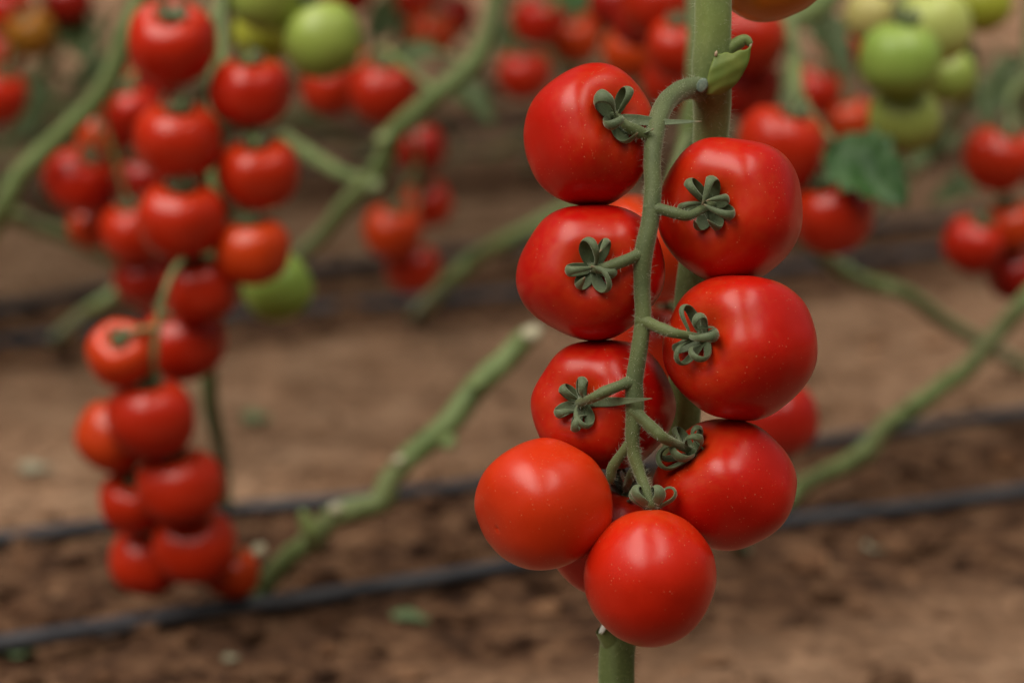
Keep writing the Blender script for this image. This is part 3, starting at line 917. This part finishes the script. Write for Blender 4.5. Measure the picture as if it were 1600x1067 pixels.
# ---- unripe tomatoes at its top and one lower down
gG = 'blurred green tomatoes at the upper left'
tG, pG = far_stem(pl, 'truss_stem', [(350, -70, 2.2, 8), (400, -75, 2.24, 7), (455, -50, 2.3, 6), (462, 20, 2.36, 6)], M_BTRUSS)
frG = [far_tomato(420, -6, 52, 2.2, 'green', 'green tomato cut by the top edge above a yellowish one', gG, (.2, .9, .2)),
       far_tomato(505, 62, 55, 2.2, 'green', 'round green tomato at top, right of the pair over the left plant', gG, (-.3, .9, .2)),
       far_tomato(412, 52, 42, 2.3, 'yel', 'yellowish green tomato half hidden below the cut green one at top', gG, (.3, .8, .2))]
far_pedicels(tG, pG, frG)
fr1 = [far_tomato(433, 449, 49, 2.2, 'green', 'single yellow-green tomato below the right column of the left plant', gG, (-.35, .85, .2))]
tg, pg = far_stem(pl, 'truss_stem', [(334, 330, 2.26, 6), (390, 345, 2.28, 5), (425, 380, 2.24, 5)], M_BTRUSS)
far_pedicels(tg, pg, fr1)

# ---- cluster behind it
gB = 'small red tomatoes behind the left plant'
pb = far_plant('tomato_plant', 'arching green stem at far left with a dull red cluster behind the left plant', None, G(-40, 470))
far_stem(pb, 'main_stem', [(250, -120, 2.5, 17), (222, -10, 2.5, 17), (197, 60, 2.5, 18), (160, 145, 2.52, 18), (85, 222, 2.55, 18), (35, 270, 2.56, 18), (0, 335, 2.58, 18), (-40, 400, 2.7, 18), (-90, 500, 3.4, 13)], seed=8)
tb, pbp = far_stem(pb, 'truss_stem', [(150, 150, 2.54, 6), (185, 130, 2.62, 6), (195, 220, 2.68, 6), (190, 330, 2.7, 5), (205, 390, 2.7, 5)], M_BTRUSS)
frb = [far_tomato(122, 283, 46, 2.6, 'red', 'dull red tomato at the left edge of the cluster behind the left plant', gB, (.4, .8, .3)),
       far_tomato(208, 182, 44, 2.6, 'red', 'dull red tomato at the top of the cluster behind the left plant', gB, (-.1, .9, .3)),
       far_tomato(162, 212, 38, 2.65, 'org', 'orange-red tomato at upper left of the cluster behind the left plant', gB, (.2, .9, .3)),
       far_tomato(226, 282, 40, 2.6, 'deep', 'dark red tomato in the middle of the cluster, touching the glossy left column', gB, (-.2, .9, .3)),
       far_tomato(178, 318, 38, 2.62, 'deep', 'dark red tomato low in the middle of the cluster behind the left plant', gB, (.1, .9, .3)),
       far_tomato(210, 362, 48, 2.58, 'red', 'larger red tomato at lower right of the cluster behind the left plant', gB, (-.1, .9, .3)),
       far_tomato(140, 356, 30, 2.66, 'org', 'small orange-red tomato at lower left of the cluster behind the left plant', gB, (.3, .9, .2)),
       far_tomato(221, 438, 38, 2.6, 'deep', 'dark red tomato hanging lowest of the cluster, left of the pale truss stalk', gB, (-.1, .9, .2))]
frb += [far_tomato(240, 128, 40, 2.7, 'deep', 'dark red tomato in the gap under the crown of the left plant, behind it', gB, (0, .9, .3)),
        far_tomato(336, 300, 36, 2.75, 'deep', 'dark red tomato in the gap between the two columns of the left plant', gB, (0, .9, .3)),
        far_tomato(150, 250, 34, 2.8, 'red', 'small red tomato between the two at the left side of the dull cluster', gB, (.2, .9, .3)),
        far_tomato(250, 395, 38, 2.75, 'deep', 'dark red tomato under the third fruit of the left column, behind it', gB, (0, .9, .3)),
        far_tomato(255, 470, 36, 2.72, 'deep', 'dark red tomato behind the pale truss stalk of the left plant', gB, (0, .9, .3))]
far_pedicels(tb, pbp, frb)

# ---- slanting pruned stem crossing the middle
ps = far_plant('pruned_vine', 'slanting knobbly green vine with a pale cut end, left of the sharp tomatoes', None, G(385, 948), 'slanting bare vines')
ROW3 = [(385, 948, gdepth(385, 948), 18), (412, 915, 2.16, 19), (450, 872, 2.14, 20), (490, 840, 2.12, 20), (522, 806, 2.11, 23), (560, 793, 2.11, 20), (592, 783, 2.11, 22), (615, 742, 2.11, 20), (650, 705, 2.11, 21),
        (695, 668, 2.11, 23), (735, 615, 2.12, 21), (760, 590, 2.12, 22), (800, 551, 2.13, 20), (830, 522, 2.13, 19)]
far_stem(ps, 'vine_stem', ROW3, seed=4, n=70, wob=0.2, seg=18)
for (x, y, r) in ((831, 520, 16), (524, 793, 10), (622, 718, 9), (404, 858, 11)):
    node(ps, x, y, 2.10, r, (-.2, .7, .5))
for (x, y) in ((745, 598), (700, 690)):
    node(ps, x, y, 2.10, 13, (-.5, .5, .6), 'leaf_node', M_BSTEM)
far_stem(ps, 'side_shoot', [(494, 852, 2.11, 13), (486, 832, 2.09, 16), (478, 814, 2.085, 13), (472, 798, 2.08, 6)], M_BTRUSS, seed=1, n=12)

# ---- stems and clusters of the rows behind, centre
pc = far_plant('tomato_plant', 'blurred bending green vine behind, right of the green tomatoes', None, G(440, 420))
far_stem(pc, 'main_stem', [(790, -100, 2.55, 17), (776, 0, 2.55, 17), (745, 92, 2.55, 18), (680, 150, 2.56, 18), (618, 205, 2.58, 18), (592, 265, 2.6, 18), (540, 322, 2.64, 17), (500, 372, 2.7, 16), (455, 412, 2.9, 15), (430, 440, 3.6, 11)], seed=6, n=60)
far_stem(pc, 'side_shoot', [(592, 278, 2.62, 13), (545, 276, 2.68, 12), (490, 245, 2.75, 12), (445, 215, 2.8, 11)], seed=2)
for (x, y) in ((600, 215), (585, 290)):
    node(pc, x, y, 2.56, 13, (-.3, .5, .7), 'leaf_node', M_BTRUSS)
gC = 'small red tomatoes in the middle distance'
tc, pcp = far_stem(pc, 'truss_stem', [(690, 150, 2.58, 6), (640, 110, 2.7, 6), (600, 80, 2.8, 6), (560, 100, 2.85, 5), (520, 110, 2.9, 5)], M_BTRUSS)
frc = [far_tomato(600, 145, 48, 2.75, 'red', 'blurred red tomato in the gap right of the round green tomato', gC, (.1, .9, .3)),
       far_tomato(515, 140, 40, 2.9, 'red', 'dull red tomato just under the round green tomato', gC, (.1, .9, .3)),
       far_tomato(552, 110, 34, 2.95, 'deep', 'dark red tomato between the round green tomato and the red one right of it', gC, (.1, .9, .3))]
far_pedicels(tc, pcp, frc)
tc2, pc2 = far_stem(pc, 'truss_stem', [(600, 250, 2.62, 6), (640, 205, 2.9, 5), (655, 280, 3.1, 5), (640, 330, 3.2, 5), (655, 395, 3.25, 4)], M_BTRUSS)
frc2 = [far_tomato(655, 232, 36, 3.1, 'deep', 'dark red tomato behind the bend of the blurred vine', gC, (-.2, .9, .3)),
        far_tomato(613, 361, 41, 3.05, 'org', 'orange-red tomato, leftmost of three hanging under the blurred vine', gC, (.2, .9, .3)),
        far_tomato(668, 318, 35, 3.15, 'red', 'red tomato, uppermost of three hanging under the blurred vine', gC, (-.2, .9, .3)),
        far_tomato(646, 418, 38, 3.1, 'red', 'red tomato, lowest of three hanging under the blurred vine', gC, (0, .9, .3))]
far_pedicels(tc2, pc2, frc2)
pv = far_plant('pruned_vine', 'faint blurred vine lying behind the left edge of the sharp truss', None, G(640, 490), 'slanting bare vines')
far_stem(pv, 'vine_stem', [(650, 492, gdepth(650, 492), 13), (690, 452, 3.3, 14), (740, 405, 3.25, 14), (800, 372, 3.2, 14), (900, 320, 3.2, 13), (960, 280, 3.25, 12)], seed=9)
pv = far_plant('pruned_vine', 'faint dark vine at the left edge, level with the dull red cluster', None, G(-30, 470), 'slanting bare vines')
far_stem(pv, 'vine_stem', [(-60, 480, gdepth(-60, 480), 13), (-10, 345, 2.95, 15), (60, 356, 3.0, 14), (120, 378, 3.1, 13), (180, 412, 3.3, 11), (230, 480, gdepth(230, 480), 10)], seed=10)
pv = far_plant('pruned_vine', 'short faint green vine rising off the soil left of the left plant', None, G(90, 530), 'slanting bare vines')
far_stem(pv, 'vine_stem', [(88, 530, gdepth(88, 530), 12), (130, 492, 3.0, 13), (190, 452, 2.95, 13), (260, 395, 2.95, 12), (310, 340, 3.0, 12)], seed=11)

# ---- top centre, far row
gT = 'far red tomatoes along the top edge'
pt = far_plant('tomato_plant', 'far blurred plant with red fruit along the top edge, left of the sharp truss', None, G(760, 260))
far_stem(pt, 'main_stem', [(905, -180, 3.6, 12), (935, -60, 3.6, 12), (965, 20, 3.6, 12), (975, 90, 3.65, 12), (940, 170, 4.0, 11), (860, 240, 5.0, 8), (820, 262, gdepth(820, 262), 7)], seed=12)
tt, ptp = far_stem(pt, 'truss_stem', [(930, -70, 3.6, 5), (880, -40, 3.6, 5), (850, 20, 3.6, 5), (860, 80, 3.6, 4)], M_BTRUSS)
frt = [far_tomato(842, 32, 38, 3.5, 'red', 'far red tomato at top, directly above the topmost sharp tomato on its left', gT, (.1, .9, .3)),
       far_tomato(818, 116, 38, 3.5, 'red', 'far red tomato touching the left outline of the topmost sharp tomato', gT, (.1, .9, .3)),
       far_tomato(898, 62, 36, 3.6, 'org', 'far orange-red tomato peeping over the topmost sharp tomato', gT, (-.1, .9, .3)),
       far_tomato(925, 22, 34, 3.6, 'org', 'far orange-red tomato at the top edge, above the topmost sharp tomato', gT, (-.1, .9, .3))]
far_pedicels(tt, ptp, frt)
pt2 = far_plant('tomato_plant', 'very blurred distant plant at the top edge, left of its middle', None, G(640, 250))
far_stem(pt2, 'main_stem', [(660, -180, 4.2, 9), (640, -60, 4.2, 10), (625, 60, 4.3, 10), (630, 180, 5.0, 8), (640, 250, gdepth(640, 250), 7)], seed=13)
tt2, pt2p = far_stem(pt2, 'truss_stem', [(645, -60, 4.2, 5), (690, -60, 4.1, 4), (690, 0, 4.0, 4), (690, 30, 4.0, 4)], M_BTRUSS)
frt2 = [far_tomato(676, 52, 34, 3.9, 'org', 'distant orange-red tomato at top, left of the bending vine', gT, (.1, .9, .3)),
        far_tomato(706, 22, 32, 4.0, 'deep', 'distant dark red tomato at top, touching the bending vine', gT, (.1, .9, .3)),
        far_tomato(650, 0, 30, 4.0, 'red', 'distant red tomato cut by the top edge, left of the bending vine', gT, (.1, .9, .3)),
        far_tomato(545, -14, 34, 3.9, 'deep', 'distant dark red tomato cut by the top edge, over the round green tomato', gT, (.3, .9, .3))]
far_pedicels(tt2, pt2p, frt2)
# top left corner
pt3 = far_plant('tomato_plant', 'very blurred distant plant in the top left corner', None, G(60, 230))
far_stem(pt3, 'main_stem', [(40, -200, 3.6, 11), (60, -60, 3.6, 12), (80, 60, 3.7, 12), (70, 170, 4.6, 9), (60, 250, gdepth(60, 250), 7)], seed=14)
tt3, pt3p = far_stem(pt3, 'truss_stem', [(55, -60, 3.6, 5), (20, -50, 3.5, 5), (20, 40, 3.4, 5), (10, 110, 3.4, 4)], M_BTRUSS)
frt3 = [far_tomato(-4, 150, 42, 3.2, 'red', 'blurred red tomato cut by the left edge near the top', gT, (.3, .9, .3)),
        far_tomato(48, 52, 36, 3.4, 'half', 'blurred half-ripe yellow-orange tomato in the top left corner', gT, (-.2, .9, .3)),
        far_tomato(8, 16, 38, 3.4, 'red', 'blurred red tomato cut by the top left corner', gT, (.2, .9, .3)),
        far_tomato(106, 2, 34, 3.5, 'deep', 'blurred dark red tomato cut by the top edge, right of the half-ripe one', gT, (-.4, .9, .3)),
        far_tomato(-6, 84, 36, 3.4, 'red', 'blurred red tomato cut by the left edge, left of the half-ripe one', gT, (.3, .9, .3))]
far_pedicels(tt3, pt3p, frt3)

# ---- behind the sharp plant
gH = 'red tomatoes close behind the sharp truss'
ph = far_plant('tomato_plant', 'plant close behind the sharp stem, its vine and fruit glimpsed through gaps', None, G(1110, 560))
far_stem(ph, 'main_stem', [(1080, -160, 1.75, 16), (1088, 60, 1.72, 17), (1078, 200, 1.72, 17), (1050, 300, 1.74, 17), (1020, 420, 1.8, 17), (1030, 540, 1.85, 17), (1060, 640, 1.9, 17), (1110, 760, 2.1, 15), (1160, 860, gdepth(1160, 860), 14)], seed=15, n=60)
th_, php = far_stem(ph, 'truss_stem', [(1075, 210, 1.72, 7), (1055, 260, 1.6, 6), (1040, 330, 1.58, 6), (1060, 440, 1.6, 5), (1120, 560, 1.75, 5), (1200, 590, 1.9, 5)], M_BTRUSS)
frh = [far_tomato(1012, 388, 80, 1.44, 'org', 'orange-red tomato behind the stem, glimpsed between the upper sharp tomatoes', gH, (.2, .9, .2)),
       far_tomato(1036, 540, 72, 1.50, 'red', 'red tomato behind the stem, glimpsed left of the largest sharp tomato', gH, (.2, .9, .2)),
       far_tomato(1214, 656, 57, 1.98, 'deep', 'blurred red tomato peeping out right between the two lower right sharp ones', gH, (-.2, .9, .2))]
far_pedicels(th_, php, frh)

# ---- the half-ripe fruit of the next truss up, cut by the top edge
b0 = far_tomato(1203, -62, 86, 1.20, 'amber', 'sharp half-ripe amber tomato cut by the top edge, right of the stem', 'fruit of the next truss up', (-.4, .8, .3))
tu_p = [F(1118, -150, -50), F(1135, -175, 0), b0[0] + b0[1] * b0[2] * 0.5, b0[0]]
v, f = tube(tu_p, [9 * PX, 8 * PX, 8 * PX, 8 * PX], n=20, seg=12)
mesh_obj('pedicel', v, f, M_TRUSS, plant, origin=tu_p[0])

# ---- right of the sharp plant
gR = 'blurred red tomatoes right of the sharp truss'
pr = far_plant('tomato_plant', 'blurred leafy plant right of the sharp stem with red fruit', None, G(1290, 420))
far_stem(pr, 'main_stem', [(1370, -140, 2.5, 15), (1300, -10, 2.45, 22), (1230, 40, 2.4, 22), (1180, 90, 2.4, 20), (1168, 180, 2.42, 16), (1185, 290, 2.46, 15), (1250, 370, 2.52, 14), (1290, 402, 2.6, 14), (1340, 436, 2.75, 15), (1420, 462, 2.8, 14), (1470, 498, 2.85, 13), (1530, 534, 2.95, 13), (1600, 572, gdepth(1600, 572), 12), (1660, 590, gdepth(1660, 590), 11)], seed=16, n=80, wob=0.2)
for (x, y) in ((1318, 420), (1395, 450)):
    node(pr, x, y, 2.66, 14, (-.2, .8, .4), 'leaf_node', M_BSTEM)
tr, prp = far_stem(pr, 'truss_stem', [(1232, 36, 2.4, 14), (1240, 90, 2.3, 15), (1243, 150, 2.24, 13), (1250, 210, 2.2, 9), (1275, 270, 2.2, 6)], M_BTRUSS)
frr = [far_tomato(1222, 228, 62, 2.1, 'red', 'large blurred red tomato beside the upper right sharp one, under the hanging stalk', gR, (.25, .9, .3)),
       far_tomato(1300, 335, 58, 2.1, 'red', 'blurred red tomato behind the dark green leaf', gR, (-.2, .9, .3)),
       far_tomato(1166, 60, 54, 2.3, 'red', 'blurred red tomato just right of the sharp stem, below the half-ripe one', gR, (.3, .8, .3)),
       far_tomato(1165, 135, 50, 2.35, 'deep', 'blurred dark red tomato behind the torn leaf base', gR, (.2, .9, .3))]
far_pedicels(tr, prp, frr)
tr2, prp2 = far_stem(pr, 'truss_stem', [(1060, -120, 2.6, 6), (1050, -60, 2.5, 6), (1060, 0, 2.45, 5), (1070, 50, 2.45, 5)], M_BTRUSS)
frr2 = [far_tomato(1062, 74, 48, 2.35, 'red', 'blurred red tomato just left of the sharp stem, above the arch', gR, (-.1, .8, .5)),
        far_tomato(1028, 8, 50, 2.35, 'red', 'blurred red tomato cut by the top edge, left of the sharp stem', gR, (.2, .9, .3)),
        far_tomato(1000, 34, 40, 2.5, 'deep', 'blurred dark red tomato at top, second left of the sharp stem', gR, (.2, .9, .3))]
frr2 += [far_tomato(1052, 128, 44, 2.5, 'red', 'blurred red tomato behind the arch of the sharp truss', gR, (.0, .9, .3)),
         far_tomato(985, 84, 38, 2.7, 'org', 'blurred orange-red tomato at top, third left of the sharp stem', gR, (.2, .9, .3)),
         far_tomato(962, 6, 38, 2.8, 'deep', 'blurred dark red tomato cut by the top edge, fourth left of the sharp stem', gR, (.2, .9, .3)),
         far_tomato(1070, -8, 44, 2.5, 'deep', 'blurred dark red tomato cut by the top edge, touching the sharp stem on its left', gR, (.0, .9, .3))]
far_pedicels(tr2, prp2, frr2)
tr3, prp3 = far_stem(pr, 'truss_stem', [(1290, -10, 2.5, 5), (1300, 20, 2.9, 5), (1310, 90, 3.2, 5), (1310, 150, 3.3, 5)], M_BTRUSS)
frr3 = [far_tomato(1275, 142, 36, 3.2, 'red', 'small far red tomato right of the hanging stalk', gR, (.2, .9, .3)),
        far_tomato(1328, 188, 34, 3.2, 'org', 'small far orange-red tomato above the dark green leaf', gR, (-.2, .9, .3)),
        far_tomato(1318, 72, 32, 3.2, 'red', 'small far red tomato left of the green cluster at right', gR, (0, .9, .3))]
far_pedicels(tr3, prp3, frr3)
# green cluster
gg = 'green tomatoes at the upper right'
pg_ = far_plant('tomato_plant', 'blurred plant at upper right with a cluster of green fruit', None, G(1480, 330))
far_stem(pg_, 'main_stem', [(1480, -160, 2.6, 14), (1490, 0, 2.6, 14), (1520, 120, 2.7, 13), (1470, 210, 2.9, 12), (1400, 300, 3.6, 10), (1330, 360, gdepth(1330, 360), 9)], seed=17)
tgr, pgr = far_stem(pg_, 'truss_stem', [(1485, -60, 2.58, 8), (1430, -50, 2.4, 7), (1405, 20, 2.3, 7), (1440, 90, 2.4, 6), (1440, 140, 2.4, 5)], M_BTRUSS)
frg = [far_tomato(1407, 94, 58, 2.15, 'green', 'front green tomato of the upper right green cluster', gg, (.1, .9, .3), .9),
       far_tomato(1412, 186, 51, 2.17, 'green', 'lowest green tomato of the upper right green cluster', gg, (.2, .9, .2), .9),
       far_tomato(1457, 42, 55, 2.25, 'pale', 'pale green tomato at the top of the upper right green cluster', gg, (-.2, .9, .3)),
       far_tomato(1484, 120, 38, 2.4, 'green', 'small green tomato at the right of the upper right green cluster', gg, (-.3, .9, .3)),
       far_tomato(1362, 26, 38, 2.4, 'pale', 'whitish green tomato at the left of the upper right green cluster', gg, (.3, .8, .3)),
       far_tomato(1536, 6, 40, 2.5, 'yel', 'yellowish tomato cut by the top edge, right of the green cluster', gg, (-.4, .8, .3))]
far_pedicels(tgr, pgr, frg)
# far right
gE = 'red tomatoes at the right edge'
pe = far_plant('tomato_plant', 'blurred plant at the right edge with red clusters', None, G(1640, 400))
far_stem(pe, 'main_stem', [(1625, -140, 2.7, 14), (1612, 40, 2.7, 14), (1606, 160, 2.7, 14), (1625, 280, 2.8, 14), (1650, 380, 3.1, 12), (1660, 450, gdepth(1660, 450), 11)], seed=18)
te, pep = far_stem(pe, 'truss_stem', [(1608, 120, 2.66, 6), (1580, 150, 2.6, 6), (1575, 240, 2.6, 6), (1560, 320, 2.6, 5), (1570, 390, 2.6, 5)], M_BTRUSS)
fre = [far_tomato(1558, 249, 48, 2.5, 'red', 'blurred red tomato at the right edge, above a pair', gE, (.2, .9, .3)),
       far_tomato(1612, 240, 44, 2.55, 'red', 'blurred red tomato cut by the right edge, above a pair', gE, (-.2, .9, .3)),
       far_tomato(1519, 381, 42, 2.5, 'red', 'blurred red tomato, left one of the pair at the right edge', gE, (.3, .85, .4)),
       far_tomato(1578, 352, 38, 2.5, 'org', 'blurred red tomato, upper right one of the pair at the right edge', gE, (-.1, .85, .4)),
       far_tomato(1584, 428, 38, 2.55, 'deep', 'blurred dark red tomato hanging below the pair at the right edge', gE, (-.1, .9, .3))]
far_pedicels(te, pep, fre)
# slanting vine right
pv = far_plant('pruned_vine', 'slanting green vine rising to the right edge, right of the sharp tomatoes', None, G(1245, 768), 'slanting bare vines')
far_stem(pv, 'vine_stem', [(1215, 790, gdepth(1215, 790), 13), (1255, 760, 2.52, 16), (1300, 735, 2.48, 16), (1345, 712, 2.46, 19), (1385, 665, 2.45, 16), (1425, 640, 2.44, 18), (1470, 605, 2.43, 16), (1515, 572, 2.42, 18), (1560, 520, 2.41, 17), (1605, 468, 2.4, 17), (1680, 380, 2.4, 17), (1760, 250, 2.4, 17)], seed=19, n=80, wob=0.2)
for (x, y) in ((1345, 704), (1428, 628), (1540, 535)):
    node(pv, x, y, 2.43, 12, (-.5, .6, .5), 'leaf_node', M_BSTEM)

# ------------------------------------------------------------------ leaves
def leaf(x, y, d, length, width, ang, label, tilt=(0.0, 0.35, 0.9), mat=None, name='leaf', droop=0.25, stalk=True, cat='leaf', group=None):
    c = P(x, y, d); fr = axis_frame(camvec(*tilt)); s = d / FPX
    a = math.radians(ang)
    e = fr[:, 0] * math.cos(a) + fr[:, 1] * math.sin(a); w_ = -fr[:, 0] * math.sin(a) + fr[:, 1] * math.cos(a); nz_ = fr[:, 2]
    nl, nw = 22, 13
    V = []
    for side in (1, -1):
        for i in range(nl):
            u = i / (nl - 1)
            half = width * 0.5 * (math.sin(math.pi * u ** 0.72) ** 0.8 + 0.02) * (1 + 0.13 * math.sin(u * 30))
            for j in range(nw):
                k = j / (nw - 1) * 2 - 1
                z = -droop * length * u * u + 0.16 * width * abs(k) ** 1.4 + 0.05 * width * math.sin(9 * u + 4 * k) - 0.02 * width * math.exp(-(k * 7) ** 2)
                V.append(c + (e * (u - 0.5) * length + w_ * k * half + nz_ * (z + side * 0.9)) * s)
    N = nl * nw; Fc = []
    for i in range(nl - 1):
        for j in range(nw - 1):
            q = (i * nw + j, (i + 1) * nw + j, (i + 1) * nw + j + 1, i * nw + j + 1)
            Fc.append(q); Fc.append(tuple(N + t for t in reversed(q)))
    ring = list(range(nw)) + [i * nw + nw - 1 for i in range(1, nl)] + [(nl - 1) * nw + j for j in range(nw - 2, -1, -1)] + [i * nw for i in range(nl - 2, 0, -1)]
    for p_, q_ in zip(ring, ring[1:] + ring[:1]): Fc.append((p_, q_, N + q_, N + p_))
    return V, Fc, c
def plant_leaf(root, *a, **k):
    lab = k.pop('lab', None)
    v, f, c = leaf(*a, label=None, **k)
    o = mesh_obj('leaf', v, f, M_LEAF, root, origin=c)
    if lab: o['label'] = lab
plant_leaf(pr, 1358, 268, 2.06, 150, 120, -38, tilt=(-.1, .55, .8), lab='dark green blurred leaf')
far_stem(pr, 'petiole', [(1240, 120, 2.28, 5), (1270, 180, 2.2, 5), (1305, 222, 2.08, 4)], M_BTRUSS)
plant_leaf(pt, 915, 0, 3.2, 130, 80, -20, tilt=(.1, .6, .7), lab='dark green blurred leaf')
far_stem(pt, 'petiole', [(935, -60, 3.6, 5), (890, -50, 3.4, 5), (855, 20, 3.22, 4)], M_BTRUSS)

M_LEAFD = plain('dull_leaf_green', (0.05, 0.085, 0.025), (0.11, 0.15, 0.05), 30, 0.6, trans=0.25, bump=0.002)
def soft_leaf(root, x, y, d, ln, wd, ang, to, tilt=(.1, .6, .7)):
    v, f, c = leaf(x, y, d, ln, wd, ang, None, tilt=tilt)
    mesh_obj('leaf', v, f, M_LEAFD, root, origin=c)
    far_stem(root, 'petiole', [(to[0], to[1], to[2], 5), ((x + to[0]) / 2, (y + to[1]) / 2 - 12, (d + to[2]) / 2, 4), (x, y, d, 3.5)], M_BTRUSS, n=12, seg=8)
soft_leaf(pt3, 120, 60, 3.5, 110, 60, -60, (70, -20, 3.6))
soft_leaf(pt3, 45, 165, 3.7, 120, 60, -100, (78, 90, 3.9))
soft_leaf(pt3, 150, 110, 3.7, 90, 50, 200, (80, 60, 3.7))
soft_leaf(pc, 640, 90, 2.9, 100, 46, 215, (735, 100, 2.57))
soft_leaf(pc, 735, 150, 2.9, 110, 50, -50, (690, 140, 2.58))
soft_leaf(pt2, 600, 30, 4.2, 110, 60, 240, (640, -40, 4.2))
soft_leaf(pt, 800, 60, 3.6, 100, 56, -110, (940, -40, 3.6))
soft_leaf(pt, 870, 90, 3.8, 80, 46, -40, (968, 50, 3.6))
soft_leaf(pr, 1200, 40, 2.6, 120, 60, 215, (1260, 20, 2.42))
soft_leaf(pr, 1300, 60, 2.7, 130, 64, -70, (1262, 20, 2.42))
soft_leaf(pr, 1215, 150, 2.75, 110, 52, 250, (1180, 100, 2.4))
soft_leaf(pg_, 1530, 150, 2.9, 110, 50, -75, (1510, 90, 2.66))
soft_leaf(pg_, 1455, 230, 2.95, 110, 44, 215, (1500, 160, 2.75))
soft_leaf(pe, 1570, 130, 2.8, 130, 56, 240, (1608, 80, 2.7))
soft_leaf(pe, 1500, 290, 3.0, 110, 44, 205, (1600, 240, 2.75))

# ------------------------------------------------------------------ tangle of the farthest rows
def distant_vines():
    rs = random.Random(5); parts = []
    for q0 in (2.55, 3.3, 4.3):
        for _ in range(26):
            t = rs.uniform(-3.2, 4.5) ; q = BASE_Q + q0 * ROW_PERIOD * 0.92 + rs.gauss(0, .12)
            p = ROW_DIR * t + ROW_NRM * q
            lean = rs.uniform(-1.0, 1.0)
            pts = [p + np.array([0, 0, -.01]), p + ROW_DIR * lean * .25 + np.array([0, 0, .08]), p + ROW_DIR * lean * .6 + ROW_NRM * rs.gauss(0, .06) + np.array([0, 0, .28]),
                   p + ROW_DIR * lean * .8 + ROW_NRM * rs.gauss(0, .08) + np.array([0, 0, .6]), p + ROW_DIR * lean * .85 + np.array([0, 0, 1.3])]
            parts.append(tube(pts, [.009, .010, .010, .009, .008], n=14, seg=7, wob=0.15, seed=_))
    v, f = join(parts)
    o = mesh_obj('distant_vines', v, f, M_BSTEM)
    tag(o, 'dim tangle of bare vines in the farthest rows along the top edge', 'vines', kind='stuff')
    V, Fc = [], []
    for _ in range(900):
        t = rs.uniform(-3.5, 5); q = BASE_Q + rs.choice((2.4, 3.1, 4.0)) * ROW_PERIOD + rs.gauss(0, .15)
        c = ROW_DIR * t + ROW_NRM * q + np.array([0, 0, 0.02 + .6 * rs.random() ** 2])
        a, el = rs.uniform(0, 6.283), rs.uniform(-1.1, 0.3)
        e = np.array([math.cos(a) * math.cos(el), math.sin(a) * math.cos(el), math.sin(el)])
        w = unit(np.cross(e, np.array([rs.uniform(-.4, .4), rs.uniform(-.4, .4), 1]))); n = np.cross(w, e)
        l, b_ = rs.uniform(.05, .11), rs.uniform(.015, .035); k = len(V)
        V += [c, c + e * l * .3 + w * b_ * .9 + n * .008, c + e * l * .65 + w * b_ * .7 + n * .006, c + e * l - n * .015, c + e * l * .65 - w * b_ * .7 + n * .006, c + e * l * .3 - w * b_ * .9 + n * .008]
        Fc += [(k, k + 1, k + 2), (k, k + 2, k + 3), (k, k + 3, k + 4), (k, k + 4, k + 5)]
    o = mesh_obj('distant_leaves', V, Fc, M_WILT, smooth=False)
    tag(o, 'dull wilting leaves hanging in the farthest rows along the top edge', 'foliage', kind='stuff')
distant_vines()

# litter on the soil
def litter(x, y, ln, wd, ang, label, mat):
    d = gdepth(x, y); g = G(x, y, 0.0)
    v, f, c = leaf(x, y, d, ln, wd, ang, None, tilt=(0.05, 0.95, 0.25), droop=0.05)
    v = np.array(v); v[:, 2] += -v[:, 2].min() + soil_height(g[0], g[1]) + 0.003
    o = mesh_obj('fallen_leaf', v, f, mat, origin=g)
    tag(o, label, 'leaf', 'fallen leaf scraps on the soil')
litter(1370, 860, 44, 34, 10, 'pale fallen leaf scrap on the soil at lower right, under the right vine', M_DRY)
litter(55, 735, 54, 46, 20, 'pale grey scrap on the soil at the left edge, above the second pipe', M_DRY)
litter(640, 955, 62, 40, -15, 'dull green wilted leaf on the soil in front of the nearest pipe', M_WILT)
litter(400, 660, 46, 50, 15, 'faint greenish scrap on the path right of the left plant', M_WILT)
litter(30, 1010, 50, 50, 25, 'green scrap on the soil under the nearest pipe, bottom left corner', M_WILT)
litter(360, 1015, 26, 22, 25, 'pale tan scrap on the soil at the bottom, left of the wilted leaf', M_DRY)
